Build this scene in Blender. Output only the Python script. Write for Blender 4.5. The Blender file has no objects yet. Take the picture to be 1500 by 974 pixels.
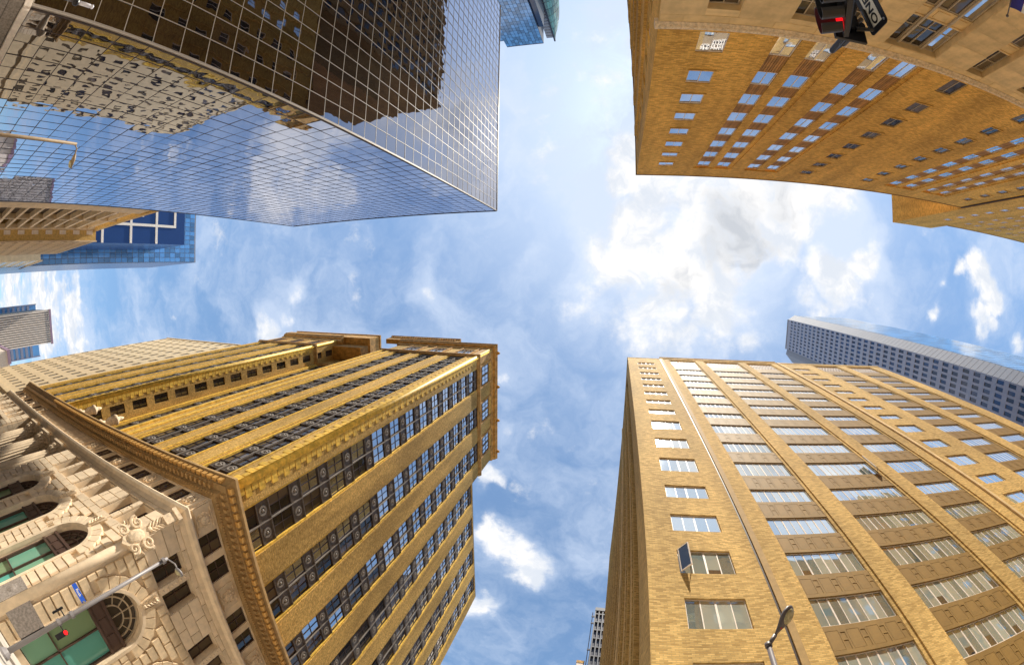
import bpy, math, random
from mathutils import Vector, Matrix
random.seed(7)
R_ = math.radians
sc = bpy.context.scene
col = sc.collection
GZ = -1.7                                   # ground below the eye of the photographer

# ------------------------------------------------------------------ camera
cam = bpy.data.cameras.new('camera'); camo = bpy.data.objects.new('camera', cam); col.objects.link(camo)
CR = (Vector((0.9691908, -0.0102908, 0.2460961)), Vector((0.0405481, 0.9921615, -0.1182004)), Vector((-0.2429507, 0.1245374, 0.9620111)))
M = Matrix((CR[0], -CR[1], -CR[2])).transposed().to_4x4(); camo.matrix_world = M
cam.type = 'PANO'; cam.panorama_type = 'FISHEYE_LENS_POLYNOMIAL'; cam.sensor_fit = 'HORIZONTAL'
cam.sensor_width = 36; cam.sensor_height = 36 * 664 / 1024; cam.fisheye_fov = R_(200)
for i, k in enumerate((0.0, 0.067445916, 0.00024197259, -5.4055904e-05, 1.7823555e-06)):
    setattr(cam, 'fisheye_polynomial_k%d' % i, -k)
cam.clip_end = 6000; sc.camera = camo

# ------------------------------------------------------------------ light
SUN = Vector((0.1165, -0.3756, 1.0)).normalized()
EXPOSURE = 0.70
SKY_STRENGTH = 0.085
sun = bpy.data.lights.new('sun', 'SUN'); sun.energy = 5.0; sun.angle = R_(0.5); sun.color = (1.0, 0.93, 0.80)
suno = bpy.data.objects.new('sun', sun); col.objects.link(suno)
suno.rotation_euler = SUN.to_track_quat('Z', 'Y').to_euler(); suno.location = SUN * 400
sc.view_settings.view_transform = 'Standard'; sc.view_settings.look = 'None'
sc.view_settings.exposure = EXPOSURE; sc.view_settings.gamma = 1.0
sc.cycles.max_bounces = 8; sc.cycles.diffuse_bounces = 4; sc.cycles.glossy_bounces = 4

class NT:
    """small helper to write node trees"""
    def __init__(s, tree): s.t = tree; s.n = tree.nodes; s.l = tree.links
    def node(s, typ, **kw):
        nd = s.n.new(typ)
        for k, v in kw.items():
            if k.startswith('i_'):
                key = k[2:]; key = int(key) if key.isdigit() else key.replace('_', ' ')
                s.put(nd.inputs[key], v)
            else: setattr(nd, k, v)
        return nd
    def put(s, sock, v):
        if isinstance(v, bpy.types.NodeSocket): s.l.new(v, sock)
        elif isinstance(v, bpy.types.Node): s.l.new(v.outputs[0], sock)
        else: sock.default_value = v
    def math(s, op, a, b=0.0, c=None, clamp=False):
        nd = s.n.new('ShaderNodeMath'); nd.operation = op; nd.use_clamp = clamp
        s.put(nd.inputs[0], a); s.put(nd.inputs[1], b)
        if c is not None: s.put(nd.inputs[2], c)
        return nd.outputs[0]
    def vmath(s, op, a, b=None):
        nd = s.n.new('ShaderNodeVectorMath'); nd.operation = op; s.put(nd.inputs[0], a)
        if b is not None: s.put(nd.inputs[1], b)
        return nd.outputs['Value'] if op in ('LENGTH', 'DISTANCE', 'DOT_PRODUCT') else nd.outputs[0]
    def scale(s, a, f):
        nd = s.n.new('ShaderNodeVectorMath'); nd.operation = 'SCALE'; s.put(nd.inputs[0], a); s.put(nd.inputs['Scale'], f); return nd.outputs[0]
    def noise(s, vec, scale, detail=3, rough=.55, dim='3D', dist=0.0):
        nd = s.n.new('ShaderNodeTexNoise'); nd.noise_dimensions = dim
        s.put(nd.inputs['Vector'], vec); nd.inputs['Scale'].default_value = scale
        nd.inputs['Detail'].default_value = detail; nd.inputs['Roughness'].default_value = rough; nd.inputs['Distortion'].default_value = dist
        return nd.outputs[0]
    def mix(s, f, a, b, mode='MIX'):
        nd = s.n.new('ShaderNodeMix'); nd.data_type = 'RGBA'; nd.blend_type = mode; nd.clamp_factor = True
        s.put(nd.inputs[0], f); s.put(nd.inputs[6], a); s.put(nd.inputs[7], b); return nd.outputs[2]
    def smooth(s, v, a, b, c=0.0, d=1.0):
        nd = s.n.new('ShaderNodeMapRange'); nd.interpolation_type = 'SMOOTHSTEP'
        s.put(nd.inputs[0], v)
        for i, q in enumerate((a, b, c, d)): nd.inputs[i + 1].default_value = q
        return nd.outputs[0]
def rgb(r, g, b): return (r, g, b, 1.0)

# ------------------------------------------------------------------ sky: Nishita plus a layer of broken cloud
w = bpy.data.worlds.new('World'); sc.world = w; w.use_nodes = True
T = NT(w.node_tree); T.n.clear()
out = T.node('ShaderNodeOutputWorld'); bg = T.node('ShaderNodeBackground'); T.l.new(bg.outputs[0], out.inputs[0])
sky = T.node('ShaderNodeTexSky'); sky.sky_type = 'NISHITA'; sky.sun_disc = False
sky.sun_elevation = math.asin(SUN.z); sky.sun_rotation = math.atan2(SUN.x, SUN.y)
sky.air_density = 1.0; sky.dust_density = 0.6; sky.ozone_density = 1.6
dirv = T.node('ShaderNodeTexCoord').outputs['Generated']
sep = T.node('ShaderNodeSeparateXYZ', i_0=dirv)
zc = T.math('ADD', T.math('MAXIMUM', sep.outputs[2], 0.0), 0.05)
cmb = T.node('ShaderNodeCombineXYZ', i_0=T.math('DIVIDE', sep.outputs[0], zc), i_1=T.math('DIVIDE', sep.outputs[1], zc), i_2=0.0)
uv = cmb.outputs[0]
CLOUDS = [(0.046, -0.128, 0.091, 0.9), (0.002, -0.02, 0.084, 0.9), (0.146, -0.04, 0.115, 1.0), (0.088, 0.053, 0.108, 1.0), (0.227, 0.048, 0.102, 1.0), (0.318, -0.184, 0.104, 1.0), (0.452, -0.194, 0.084, 0.95), (0.383, -0.127, 0.064, 0.9), (0.27, -0.105, 0.094, 1.0), (0.184, -0.178, 0.077, 1.0), (0.515, -0.215, 0.052, 0.8), (0.535, -0.014, 0.083, 0.9), (0.448, 0.037, 0.053, 0.8), (0.599, -0.057, 0.053, 0.8), (0.644, 0.035, 0.044, 0.6), (-0.015, -0.205, 0.056, 0.9), (0.062, -0.253, 0.108, 1.0), (0.177, -0.236, 0.093, 0.9), (-0.026, 0.088, 0.062, 0.7), (0.295, 0.106, 0.064, 0.75), (0.155, 0.15, 0.071, 0.7), (-0.047, 0.136, 0.047, 0.5), (0.209, -0.027, 0.093, 1.0), (-0.082, -0.455, 0.147, 0.42), (-0.147, -0.304, 0.112, 0.36), (-0.195, -0.499, 0.103, 0.25), (-0.013, -0.581, 0.137, 0.45), (-0.037, -0.334, 0.095, 0.5), (-3.234, 0.03, 0.463, 0.95), (-4.203, -0.144, 0.54, 0.9), (-2.627, 0.148, 0.237, 0.95), (-2.488, 0.251, 0.122, 0.8), (-0.995, 0.137, 0.054, 0.85), (-0.936, 0.119, 0.033, 0.7), (-0.885, 0.014, 0.045, 0.6), (-0.454, 0.068, 0.043, 0.6), (-0.405, 0.109, 0.035, 0.5), (-0.209, -0.033, 0.035, 0.35), (-0.671, -0.056, 0.117, 0.36), (-1.196, -0.102, 0.161, 0.3), (-0.432, -0.135, 0.104, 0.3), (-0.25, 0.717, 0.077, 1.0), (-0.211, 0.768, 0.074, 1.0), (-0.298, 0.681, 0.046, 0.9), (-0.162, 0.807, 0.039, 0.8), (-0.298, 0.519, 0.042, 0.95), (-0.261, 0.528, 0.027, 0.7), (-0.331, 0.937, 0.05, 0.9), (-0.029, 0.704, 0.052, 0.42), (-0.257, 0.385, 0.029, 0.5), (-0.264, 0.22, 0.02, 0.45), (-0.246, 0.295, 0.021, 0.45), (-0.102, 0.37, 0.138, 0.3), (-0.046, 0.473, 0.108, 0.34), (-0.163, 0.524, 0.075, 0.35), (0.996, -0.09, 0.06, 0.9), (1.029, -0.032, 0.057, 0.95), (1.006, 0.031, 0.046, 0.8), (0.913, -0.074, 0.03, 0.5), (0.813, 0.037, 0.02, 0.7), (1.196, 0.086, 0.038, 0.7), (0.828, -0.042, 0.016, 0.55), (0.77, 0.003, 0.023, 0.3), (-0.919, 0.385, 0.174, 1.0), (-0.997, 0.307, 0.152, 0.9), (-0.802, 0.279, 0.123, 0.9), (-0.847, 0.463, 0.147, 1.0), (-0.695, 0.44, 0.09, 0.8), (-0.415, 0.256, 0.054, 0.5), (-1.605, 0.451, 0.268, 0.45), (0.396, -0.399, 0.139, 0.95), (0.556, -0.384, 0.093, 0.7), (0.321, -0.294, 0.114, 0.95), (0.277, -0.373, 0.115, 0.9)]
GREY = [(0.277, -0.136, 0.066, 1.0), (0.262, -0.067, 0.059, 0.95), (0.317, -0.116, 0.057, 0.8), (0.11, 0.014, 0.052, 0.8), (0.161, -0.192, 0.04, 0.5), (0.385, -0.228, 0.065, 0.7), (0.145, -0.177, 0.031, 0.4), (0.212, 0.063, 0.04, 0.4), (0.393, -0.365, 0.102, 0.8), (-3.499, -0.042, 0.267, 0.4)]
def blobs(lst, vec, soft):
    f = None
    for cx, cy, r, s in lst:
        d = T.vmath('DISTANCE', vec, (cx, cy, 0.0))
        v = T.math('MULTIPLY', T.smooth(T.math('MULTIPLY', d, 1.0 / r), 0.0, soft, 1.0, 0.0), s)
        f = v if f is None else T.math('MAXIMUM', f, v)
    return f
wn = T.node('ShaderNodeTexNoise', i_Vector=uv, i_Scale=6.0, i_Detail=5.0)
warp = T.scale(T.vmath('SUBTRACT', wn.outputs[1], (.5, .5, .5)), 0.20)
uvw = T.vmath('ADD', uv, T.vmath('MULTIPLY', warp, (1, 1, 0)))
field = blobs(CLOUDS, uvw, 1.95)
shade = blobs(GREY, T.vmath('ADD', uv, T.vmath('MULTIPLY', warp, (1.6, 1.6, 0))), 2.2)
n1 = T.noise(uv, 7.0, 14, .64); n2 = T.noise(uv, 1.7, 6, .6); n3 = T.noise(uvw, 9.0, 10, .62)
dens = T.math('ADD', field, T.math('MULTIPLY', T.math('SUBTRACT', n1, .5), 2.1))
dens = T.math('ADD', dens, T.math('MULTIPLY', T.math('SUBTRACT', n2, .53), 0.8))
alpha = T.smooth(dens, 0.34, 0.86)
wisp = T.noise(T.vmath('ADD', uv, T.scale(warp, 1.5)), 2.6, 12, .62)
veil = T.smooth(T.math('ADD', T.math('MULTIPLY', field, .5), T.math('MULTIPLY', T.math('SUBTRACT', wisp, .44), 2.4)), -0.12, .80, 0.05, 0.76)
# thin high cloud whitens the air towards the sun
glow = T.smooth(T.vmath('DOT_PRODUCT', dirv, tuple(SUN)), 0.78, 0.99, 0.0, .85)
veil = T.math('ADD', veil, T.math('MULTIPLY', glow, .6), clamp=True)
core = T.smooth(T.math('ADD', T.math('MULTIPLY', shade, .95), T.math('MULTIPLY', T.math('SUBTRACT', n3, .5), 3.0)), 0.30, 1.30)
puff = T.smooth(n3, .38, .62)
CW = 8.0
ccol = T.mix(puff, rgb(CW * .72, CW * .77, CW * .85), rgb(CW * 1.02, CW, CW * .98))
ccol = T.mix(core, ccol, rgb(CW * .58, CW * .61, CW * .66))
skyc = T.mix(1.0, sky.outputs[0], rgb(1.28, 1.50, 1.52), 'MULTIPLY')
skyc = T.mix(veil, skyc, rgb(CW * .66, CW * .76, CW * .93))
fin = T.mix(alpha, skyc, ccol)
T.l.new(fin, bg.inputs[0]); bg.inputs[1].default_value = SKY_STRENGTH

# ------------------------------------------------------------------ materials
MAT = {}
def newmat(name):
    m = bpy.data.materials.new(name); m.use_nodes = True; t = NT(m.node_tree); t.n.clear()
    o = t.node('ShaderNodeOutputMaterial'); b = t.node('ShaderNodeBsdfPrincipled'); t.l.new(b.outputs[0], o.inputs[0])
    MAT[name] = m; return m, t, b
def rnd(t):
    """a random number per piece: object hash plus mesh-island hash"""
    oi = t.node('ShaderNodeObjectInfo').outputs['Random']; isl = t.node('ShaderNodeNewGeometry').outputs['Random Per Island']
    return t.math('FRACT', t.math('ADD', oi, isl))
def bump(t, b, h, strength=.4, dist=.03):
    n = t.node('ShaderNodeBump'); n.inputs['Strength'].default_value = strength; n.inputs['Distance'].default_value = dist
    t.put(n.inputs['Height'], h); t.l.new(n.outputs[0], b.inputs['Normal'])
def plain(name, c, rough=.6, metal=0.0, var=.12, nscale=3.0, bmp=0.0, bscale=30.0, spec=.4, island=.0):
    m, t, b = newmat(name)
    tc = t.node('ShaderNodeTexCoord').outputs['Object']
    n = t.noise(tc, nscale, 5, .6); n = t.smooth(n, .3, .7, 1 - var, 1 + var)
    if island:
        n = t.math('MULTIPLY', n, t.math('ADD', 1 - island, t.math('MULTIPLY', rnd(t), 2 * island)))
    cc = t.node('ShaderNodeVectorMath', operation='SCALE', i_0=c[:3]); t.put(cc.inputs['Scale'], n)
    t.l.new(cc.outputs[0], b.inputs['Base Color']); b.inputs['Roughness'].default_value = rough; b.inputs['Metallic'].default_value = metal
    b.inputs['Specular IOR Level'].default_value = spec
    if bmp: bump(t, b, t.noise(tc, bscale, 4, .6), bmp, .02)
    return m
def brick(name, c1, c2, mortar, bw=.30, rh=.085, bmp=.5, streak=.35, stain=.22):
    m, t, b = newmat(name)
    tc = t.node('ShaderNodeTexCoord').outputs['Object']; s = t.node('ShaderNodeSeparateXYZ', i_0=tc)
    v = t.node('ShaderNodeCombineXYZ', i_0=t.math('ADD', s.outputs[0], s.outputs[1]), i_1=s.outputs[2], i_2=0.0).outputs[0]
    bt = t.node('ShaderNodeTexBrick'); t.put(bt.inputs['Vector'], v); bt.inputs['Scale'].default_value = 1.0
    bt.inputs['Brick Width'].default_value = bw; bt.inputs['Row Height'].default_value = rh; bt.inputs['Mortar Size'].default_value = .008
    bt.inputs['Color1'].default_value = rgb(*c1); bt.inputs['Color2'].default_value = rgb(*c2); bt.inputs['Mortar'].default_value = rgb(*mortar)
    bt.inputs['Bias'].default_value = -.1
    cell = t.vmath('MULTIPLY', v, (2.6, 9.5, 1.0)); nz = t.noise(cell, 1.0, 4, .7)
    st = t.smooth(nz, .3, .7, 1 - streak, 1 + streak)
    big = t.smooth(t.noise(t.vmath('MULTIPLY', v, (1.0, .22, 1.0)), .35, 5, .62), .3, .7, 1 - stain, 1 + stain * .6)
    f = t.math('MULTIPLY', st, big)
    cc = t.node('ShaderNodeVectorMath', operation='SCALE'); t.put(cc.inputs[0], bt.outputs[0]); t.put(cc.inputs['Scale'], f)
    t.l.new(cc.outputs[0], b.inputs['Base Color']); b.inputs['Roughness'].default_value = .85; b.inputs['Specular IOR Level'].default_value = .2
    h = t.math('ADD', t.math('MULTIPLY', t.math('SUBTRACT', 1.0, bt.outputs[1]), .6), t.math('MULTIPLY', nz, .8))
    bump(t, b, h, bmp, .03)
    return m
def glass(name, base, ior=1.9, rough=.02, wave=.02, wscale=.6, var=.3, tint2=None, spec=.5, coat=None, power=2.0, refl=(.96, .97, 1), blinds=False):
    """glazing seen from outside: dark or blind-backed body under a mirror-like skin"""
    m, t, b = newmat(name)
    tc = t.node('ShaderNodeNewGeometry').outputs['Position']; r = rnd(t)
    c = t.mix(t.smooth(r, .25, .75), rgb(*base), rgb(*(tint2 or [q * .5 for q in base])))
    k = t.node('ShaderNodeVectorMath', operation='SCALE')
    if not blinds: t.put(k.inputs[0], c)
    if blinds:                                   # some blinds are part-way up and show the dark room below them
        gz = t.node('ShaderNodeSeparateXYZ', i_0=t.node('ShaderNodeTexCoord').outputs['Generated']).outputs[2]
        thr = t.math('MULTIPLY', t.math('SUBTRACT', t.math('FRACT', t.math('MULTIPLY', r, 13.73)), .86), 3.0)
        c = t.mix(t.smooth(t.math('SUBTRACT', gz, thr), -.01, .01), rgb(.06, .065, .07), c); t.put(k.inputs[0], c)
    t.put(k.inputs['Scale'], t.math('ADD', 1 - var, t.math('MULTIPLY', t.math('FRACT', t.math('MULTIPLY', r, 7.31)), 2 * var)))
    t.l.new(k.outputs[0], b.inputs['Base Color']); b.inputs['Roughness'].default_value = rough; b.inputs['IOR'].default_value = ior
    b.inputs['Specular IOR Level'].default_value = spec
    if wave: bump(t, b, t.noise(tc, wscale, 2, .5), 1.0, wave)
    if coat is not None:                       # reflective solar coating: a mirror that strengthens towards grazing view
        gl = t.node('ShaderNodeBsdfGlossy'); gl.inputs['Roughness'].default_value = rough; gl.inputs['Color'].default_value = rgb(*refl)
        lw = t.node('ShaderNodeLayerWeight'); lw.inputs['Blend'].default_value = .5
        if wave: nrm = b.inputs['Normal'].links[0].from_socket; t.l.new(nrm, gl.inputs['Normal']); t.l.new(nrm, lw.inputs['Normal'])
        fac = t.math('ADD', coat, t.math('MULTIPLY', t.math('POWER', lw.outputs['Facing'], power), 1 - coat), clamp=True)
        b.inputs['Specular IOR Level'].default_value = 0.0
        mx = t.node('ShaderNodeMixShader'); t.put(mx.inputs[0], fac); t.l.new(b.outputs[0], mx.inputs[1]); t.l.new(gl.outputs[0], mx.inputs[2])
        o = [n for n in t.n if n.type == 'OUTPUT_MATERIAL'][0]; t.l.new(mx.outputs[0], o.inputs[0])
    return m
brick('tan_brick', (.74, .485, .17), (.42, .255, .075), (.42, .30, .13), bw=.29, rh=.092, streak=.10, bmp=.5)
brick('orange_brick', (.88, .50, .11), (.54, .275, .052), (.46, .29, .10), bw=.36, rh=.12, streak=.12, stain=.26)
brick('gold_brick', (.70, .445, .14), (.49, .295, .08), (.34, .22, .08), bw=.13, rh=.22, bmp=.8, streak=.34, stain=.30)
brick('brown_brick', (.30, .15, .05), (.24, .12, .04), (.2, .12, .05), bw=.3, rh=.09)
plain('gold_tile', (.74, .47, .075), .55, var=.30, nscale=2.2, bmp=.25, island=.18)
plain('limestone', (.74, .53, .265), .8, var=.16, nscale=.9, bmp=.12, bscale=14, island=.07)
plain('warm_stone', (.78, .62, .435), .8, var=.12, nscale=1.4, bmp=.25, bscale=22, island=.10)
plain('rough_stone', (.76, .59, .385), .85, var=.14, nscale=2.4, bmp=.7, bscale=16, island=.12)
plain('cream_stone', (.70, .545, .34), .8, var=.10, nscale=.8, bmp=.1)
plain('carved_stone', (.72, .56, .38), .8, var=.25, nscale=5, bmp=.6, bscale=9)
plain('cornice_stone', (.38, .235, .095), .7, var=.2, nscale=2, bmp=.3, bscale=10, island=.1)
plain('gold_terracotta', (.47, .255, .068), .7, var=.34, nscale=1.2, bmp=.3, bscale=9, island=.1)
plain('bronze', (.15, .125, .11), .5, .3, var=.2, nscale=4, bmp=.2)
plain('bronze_light', (.24, .21, .185), .65, .05, var=.15)
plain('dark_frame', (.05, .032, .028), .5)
plain('brown_frame', (.085, .05, .038), .45)
plain('spandrel_paint', (.27, .158, .038), .7, var=.10, nscale=1.3, island=.06)
plain('ribbed_panel', (.40, .20, .055), .7, var=.2, nscale=2.0, island=.3)
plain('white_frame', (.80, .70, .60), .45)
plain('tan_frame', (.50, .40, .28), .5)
plain('aluminium', (.40, .35, .30), .5, .1, var=.06)
plain('roofing', (.24, .22, .2), .9)
plain('granite', (.30, .26, .23), .55, var=.3, nscale=7)
plain('concrete', (.36, .33, .29), .9, var=.14, nscale=.35, bmp=.15)
plain('pavement', (.40, .36, .31), .9, var=.15, nscale=.5, bmp=.15)
plain('road_paint', (.75, .74, .70), .7)
plain('garage_concrete', (.66, .52, .36), .85, var=.12, nscale=.7, bmp=.15, island=.05)
plain('stucco', (.58, .38, .13), .9, var=.2, nscale=2.5, bmp=.7, bscale=6)
plain('lamp_bronze', (.27, .19, .11), .6)
plain('strip_metal', (.40, .255, .095), .8)
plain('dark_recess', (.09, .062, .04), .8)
plain('pole_paint', (.25, .23, .23), .4, var=.06)
plain('pole_dark', (.13, .11, .11), .4, var=.06)
plain('signal_black', (.015, .014, .016), .4, var=.1)
plain('sign_black', (.012, .011, .013), .45)
plain('sign_white', (.82, .78, .68), .5, var=.03)
plain('sign_blue', (.02, .10, .55), .45, var=.03)
plain('flag_blue', (.03, .03, .28), .7); plain('flag_white', (.8, .78, .76), .7); plain('flag_red', (.55, .03, .04), .7)
plain('bolt_metal', (.6, .58, .56), .3, .8)
plain('lamp_lens', (.42, .36, .20), .2, var=.3, nscale=9)
plain('tower_white', (.27, .285, .37), .5, var=.08, island=.05)
plain('tower_steel', (.22, .235, .285), .8, .0, var=.06, island=.04)
plain('navy_panel', (.012, .045, .17), .25, var=.08)
plain('frame_cream', (.78, .70, .62), .6)
plain('fin_cream', (.74, .64, .55), .7); plain('fin_dark', (.06, .04, .045), .5)
plain('purple_edge', (.32, .22, .30), .6)
plain('dark_steel', (.035, .035, .05), .4, .3); plain('grid_grey', (.09, .088, .10), .5)
plain('bulb_glass', (.8, .78, .84), .2)
glass('mirror_glass', (.014, .010, .009), rough=.012, wave=.015, wscale=.40, var=.2, coat=.16, power=1.6, refl=(.74, .78, .92))
glass('blind_glass', (.50, .56, .50), rough=.03, wave=.010, var=.30, tint2=(.20, .28, .28), coat=.20, power=1.15, blinds=True)
glass('blue_glass', (.05, .07, .10), rough=.02, wave=.006, var=.4, coat=.45, power=1.2)
glass('dark_glass', (.035, .03, .027), ior=1.7, rough=.03, wave=.02, var=.5, tint2=(.12, .09, .06))
glass('warm_glass', (.11, .08, .055), ior=1.6, rough=.04, wave=.02, var=.5, tint2=(.03, .026, .024))
glass('teal_glass', (.13, .43, .37), ior=1.6, rough=.04, wave=.01, var=.15, tint2=(.24, .36, .20))
glass('tower_glass', (.012, .045, .14), ior=1.6, rough=.04, wave=.0, var=.25)
glass('sky_glass', (.10, .30, .62), ior=2.0, rough=.05, wave=.0, var=.07)
glass('green_glass', (.14, .34, .30), ior=1.8, rough=.05, wave=0, var=.15)
m, t, b = newmat('red_signal'); b.inputs['Base Color'].default_value = rgb(.9, .01, .01); b.inputs['Emission Color'].default_value = rgb(1, .005, .012); b.inputs['Emission Strength'].default_value = .75
m, t, b = newmat('visor_inside'); b.inputs['Base Color'].default_value = rgb(.05, .008, .012); b.inputs['Roughness'].default_value = .45

# ------------------------------------------------------------------ mesh helpers
class MB:
    """collects simple solids; build() turns them into one mesh"""
    def __init__(s): s.v = []; s.f = []; s.m = []
    def add(s, vs, fs, m=0):
        o = len(s.v); s.v += [tuple(q) for q in vs]; s.f += [tuple(i + o for i in f) for f in fs]; s.m += [m] * len(fs); return s
    def box(s, x0, x1, y0, y1, z0, z1, m=0):
        return s.add([(x0, y0, z0), (x1, y0, z0), (x1, y1, z0), (x0, y1, z0), (x0, y0, z1), (x1, y0, z1), (x1, y1, z1), (x0, y1, z1)],
                     [(3, 2, 1, 0), (4, 5, 6, 7), (0, 1, 5, 4), (1, 2, 6, 5), (2, 3, 7, 6), (3, 0, 4, 7)], m)
    def prism(s, poly, y0, y1, m=0):
        """polygon in (x,z), counter-clockwise seen from -y, pushed from y0 to y1"""
        n = len(poly)
        vs = [(x, y0, z) for x, z in poly] + [(x, y1, z) for x, z in poly]
        fs = [tuple(range(n)), tuple(reversed(range(n, 2 * n)))] + [(i, i + n, (i + 1) % n + n, (i + 1) % n) for i in range(n)]
        return s.add(vs, fs, m)
    def zprism(s, poly, z0, z1, m=0):
        n = len(poly)
        vs = [(x, y, z0) for x, y in poly] + [(x, y, z1) for x, y in poly]
        fs = [tuple(reversed(range(n))), tuple(range(n, 2 * n))] + [(i, (i + 1) % n, (i + 1) % n + n, i + n) for i in range(n)]
        return s.add(vs, fs, m)
    def profile(s, poly, x0, x1, m=0):
        """polygon in (y,z) swept along x"""
        n = len(poly)
        vs = [(x0, y, z) for y, z in poly] + [(x1, y, z) for y, z in poly]
        fs = [tuple(range(n)), tuple(reversed(range(n, 2 * n)))] + [(i, i + n, (i + 1) % n + n, (i + 1) % n) for i in range(n)]
        return s.add(vs, fs, m)
    def lathe(s, prof, n=12, c=(0, 0), m=0, flute=0.0):
        """profile of (radius, z) turned about the vertical through c"""
        vs = []; fs = []
        for r, z in prof:
            for i in range(n):
                a = 2 * math.pi * i / n; rr = r * (1 - flute * (i % 2))
                vs.append((c[0] + rr * math.cos(a), c[1] + rr * math.sin(a), z))
        for k in range(len(prof) - 1):
            for i in range(n):
                j = (i + 1) % n; fs.append((k * n + i, k * n + j, k * n + n + j, k * n + n + i))
        fs.append(tuple(reversed(range(n)))); fs.append(tuple(range(len(prof) * n - n, len(prof) * n)))
        return s.add(vs, fs, m)
    def tube(s, pts, r, n=8, m=0):
        pts = [Vector(p) for p in pts]; rr = r if isinstance(r, (list, tuple)) else [r] * len(pts)
        vs = []; fs = []
        for k, p in enumerate(pts):
            d = (pts[min(k + 1, len(pts) - 1)] - pts[max(k - 1, 0)]).normalized()
            a = d.orthogonal().normalized() if k == 0 else (pa - d * pa.dot(d)).normalized()
            pa = a; b = d.cross(a)
            for i in range(n):
                t = 2 * math.pi * i / n; vs.append(p + (a * math.cos(t) + b * math.sin(t)) * rr[k])
        for k in range(len(pts) - 1):
            for i in range(n):
                j = (i + 1) % n; fs.append((k * n + i, k * n + j, k * n + n + j, k * n + n + i))
        fs.append(tuple(reversed(range(n)))); fs.append(tuple(range(len(pts) * n - n, len(pts) * n)))
        return s.add(vs, fs, m)
    def ring(s, r0, r1, y0, y1, a0, a1, n, c=(0, 0), m=0):
        """part of a flat ring standing in the xz plane, from angle a0 to a1"""
        for i in range(n):
            t0 = a0 + (a1 - a0) * i / n; t1 = a0 + (a1 - a0) * (i + 1) / n
            P = [(c[0] + r0 * math.cos(t0), c[1] + r0 * math.sin(t0)), (c[0] + r1 * math.cos(t0), c[1] + r1 * math.sin(t0)),
                 (c[0] + r1 * math.cos(t1), c[1] + r1 * math.sin(t1)), (c[0] + r0 * math.cos(t1), c[1] + r0 * math.sin(t1))]
            s.prism(P, y0, y1, m)
        return s
    def blob(s, c, r, m=0, n=8, k=5):
        vs = [(c[0], c[1], c[2] - r[2])]; fs = []
        for i in range(1, k):
            p = -math.pi / 2 + math.pi * i / k
            for j in range(n):
                a = 2 * math.pi * j / n; vs.append((c[0] + r[0] * math.cos(p) * math.cos(a), c[1] + r[1] * math.cos(p) * math.sin(a), c[2] + r[2] * math.sin(p)))
        vs.append((c[0], c[1], c[2] + r[2])); L = len(vs) - 1
        for j in range(n): fs.append((0, 1 + (j + 1) % n, 1 + j)); fs.append((L, L - n + j, L - n + (j + 1) % n))
        for i in range(k - 2):
            for j in range(n): a = 1 + i * n + j; b = 1 + i * n + (j + 1) % n; fs.append((a, b, b + n, a + n))
        return s.add(vs, fs, m)
    def mesh(s, name, mats, smooth=False):
        me = bpy.data.meshes.new(name); me.from_pydata(s.v, [], s.f)
        for q in ([mats] if isinstance(mats, str) else mats): me.materials.append(MAT[q])
        me.polygons.foreach_set('material_index', s.m)
        if smooth: me.polygons.foreach_set('use_smooth', [True] * len(me.polygons))
        me.update(); return me
CACHE = {}
def cached(key, fn):
    if key not in CACHE: CACHE[key] = fn()
    return CACHE[key]
def link(name, me, parent=None, loc=(0, 0, 0), rz=0.0, label=None):
    o = bpy.data.objects.new(name, me); col.objects.link(o); o.location = loc; o.rotation_euler = (0, 0, rz)
    if parent is not None: o.parent = parent
    if label: o['label'] = label
    return o
def thing(name, label, cat, loc, group=None):
    o = link(name, None, None, loc); o['label'] = label; o['category'] = cat; o.empty_display_size = .5
    if group: o['group'] = group
    return o

class Fac:
    """one face of a building: u along the wall, d into the wall, z up.  rot 0 looks to -y, 90 to +x, 180 to +y, 270 to -x"""
    def __init__(s, root, rot, off): s.root = root; s.rot = rot; s.off = off; s.rz = R_(rot)
    def W(s, u, d, z):
        return {0: (u, s.off + d, z), 90: (s.off - d, u, z), 180: (-u, s.off - d, z), 270: (s.off + d, -u, z)}[s.rot]
    def u(s, a, b):
        if s.rot in (180, 270): a, b = -a, -b
        return (min(a, b), max(a, b))
    def put(s, name, me, u=0.0, d=0.0, z=0.0, label=None, tilt=None):
        p = Vector(s.W(u, d, z)) - s.root.location
        o = link(name, me, s.root, p, s.rz, label)
        if tilt: o.rotation_euler = (tilt[0], tilt[1], s.rz + tilt[2])
        return o

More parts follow.
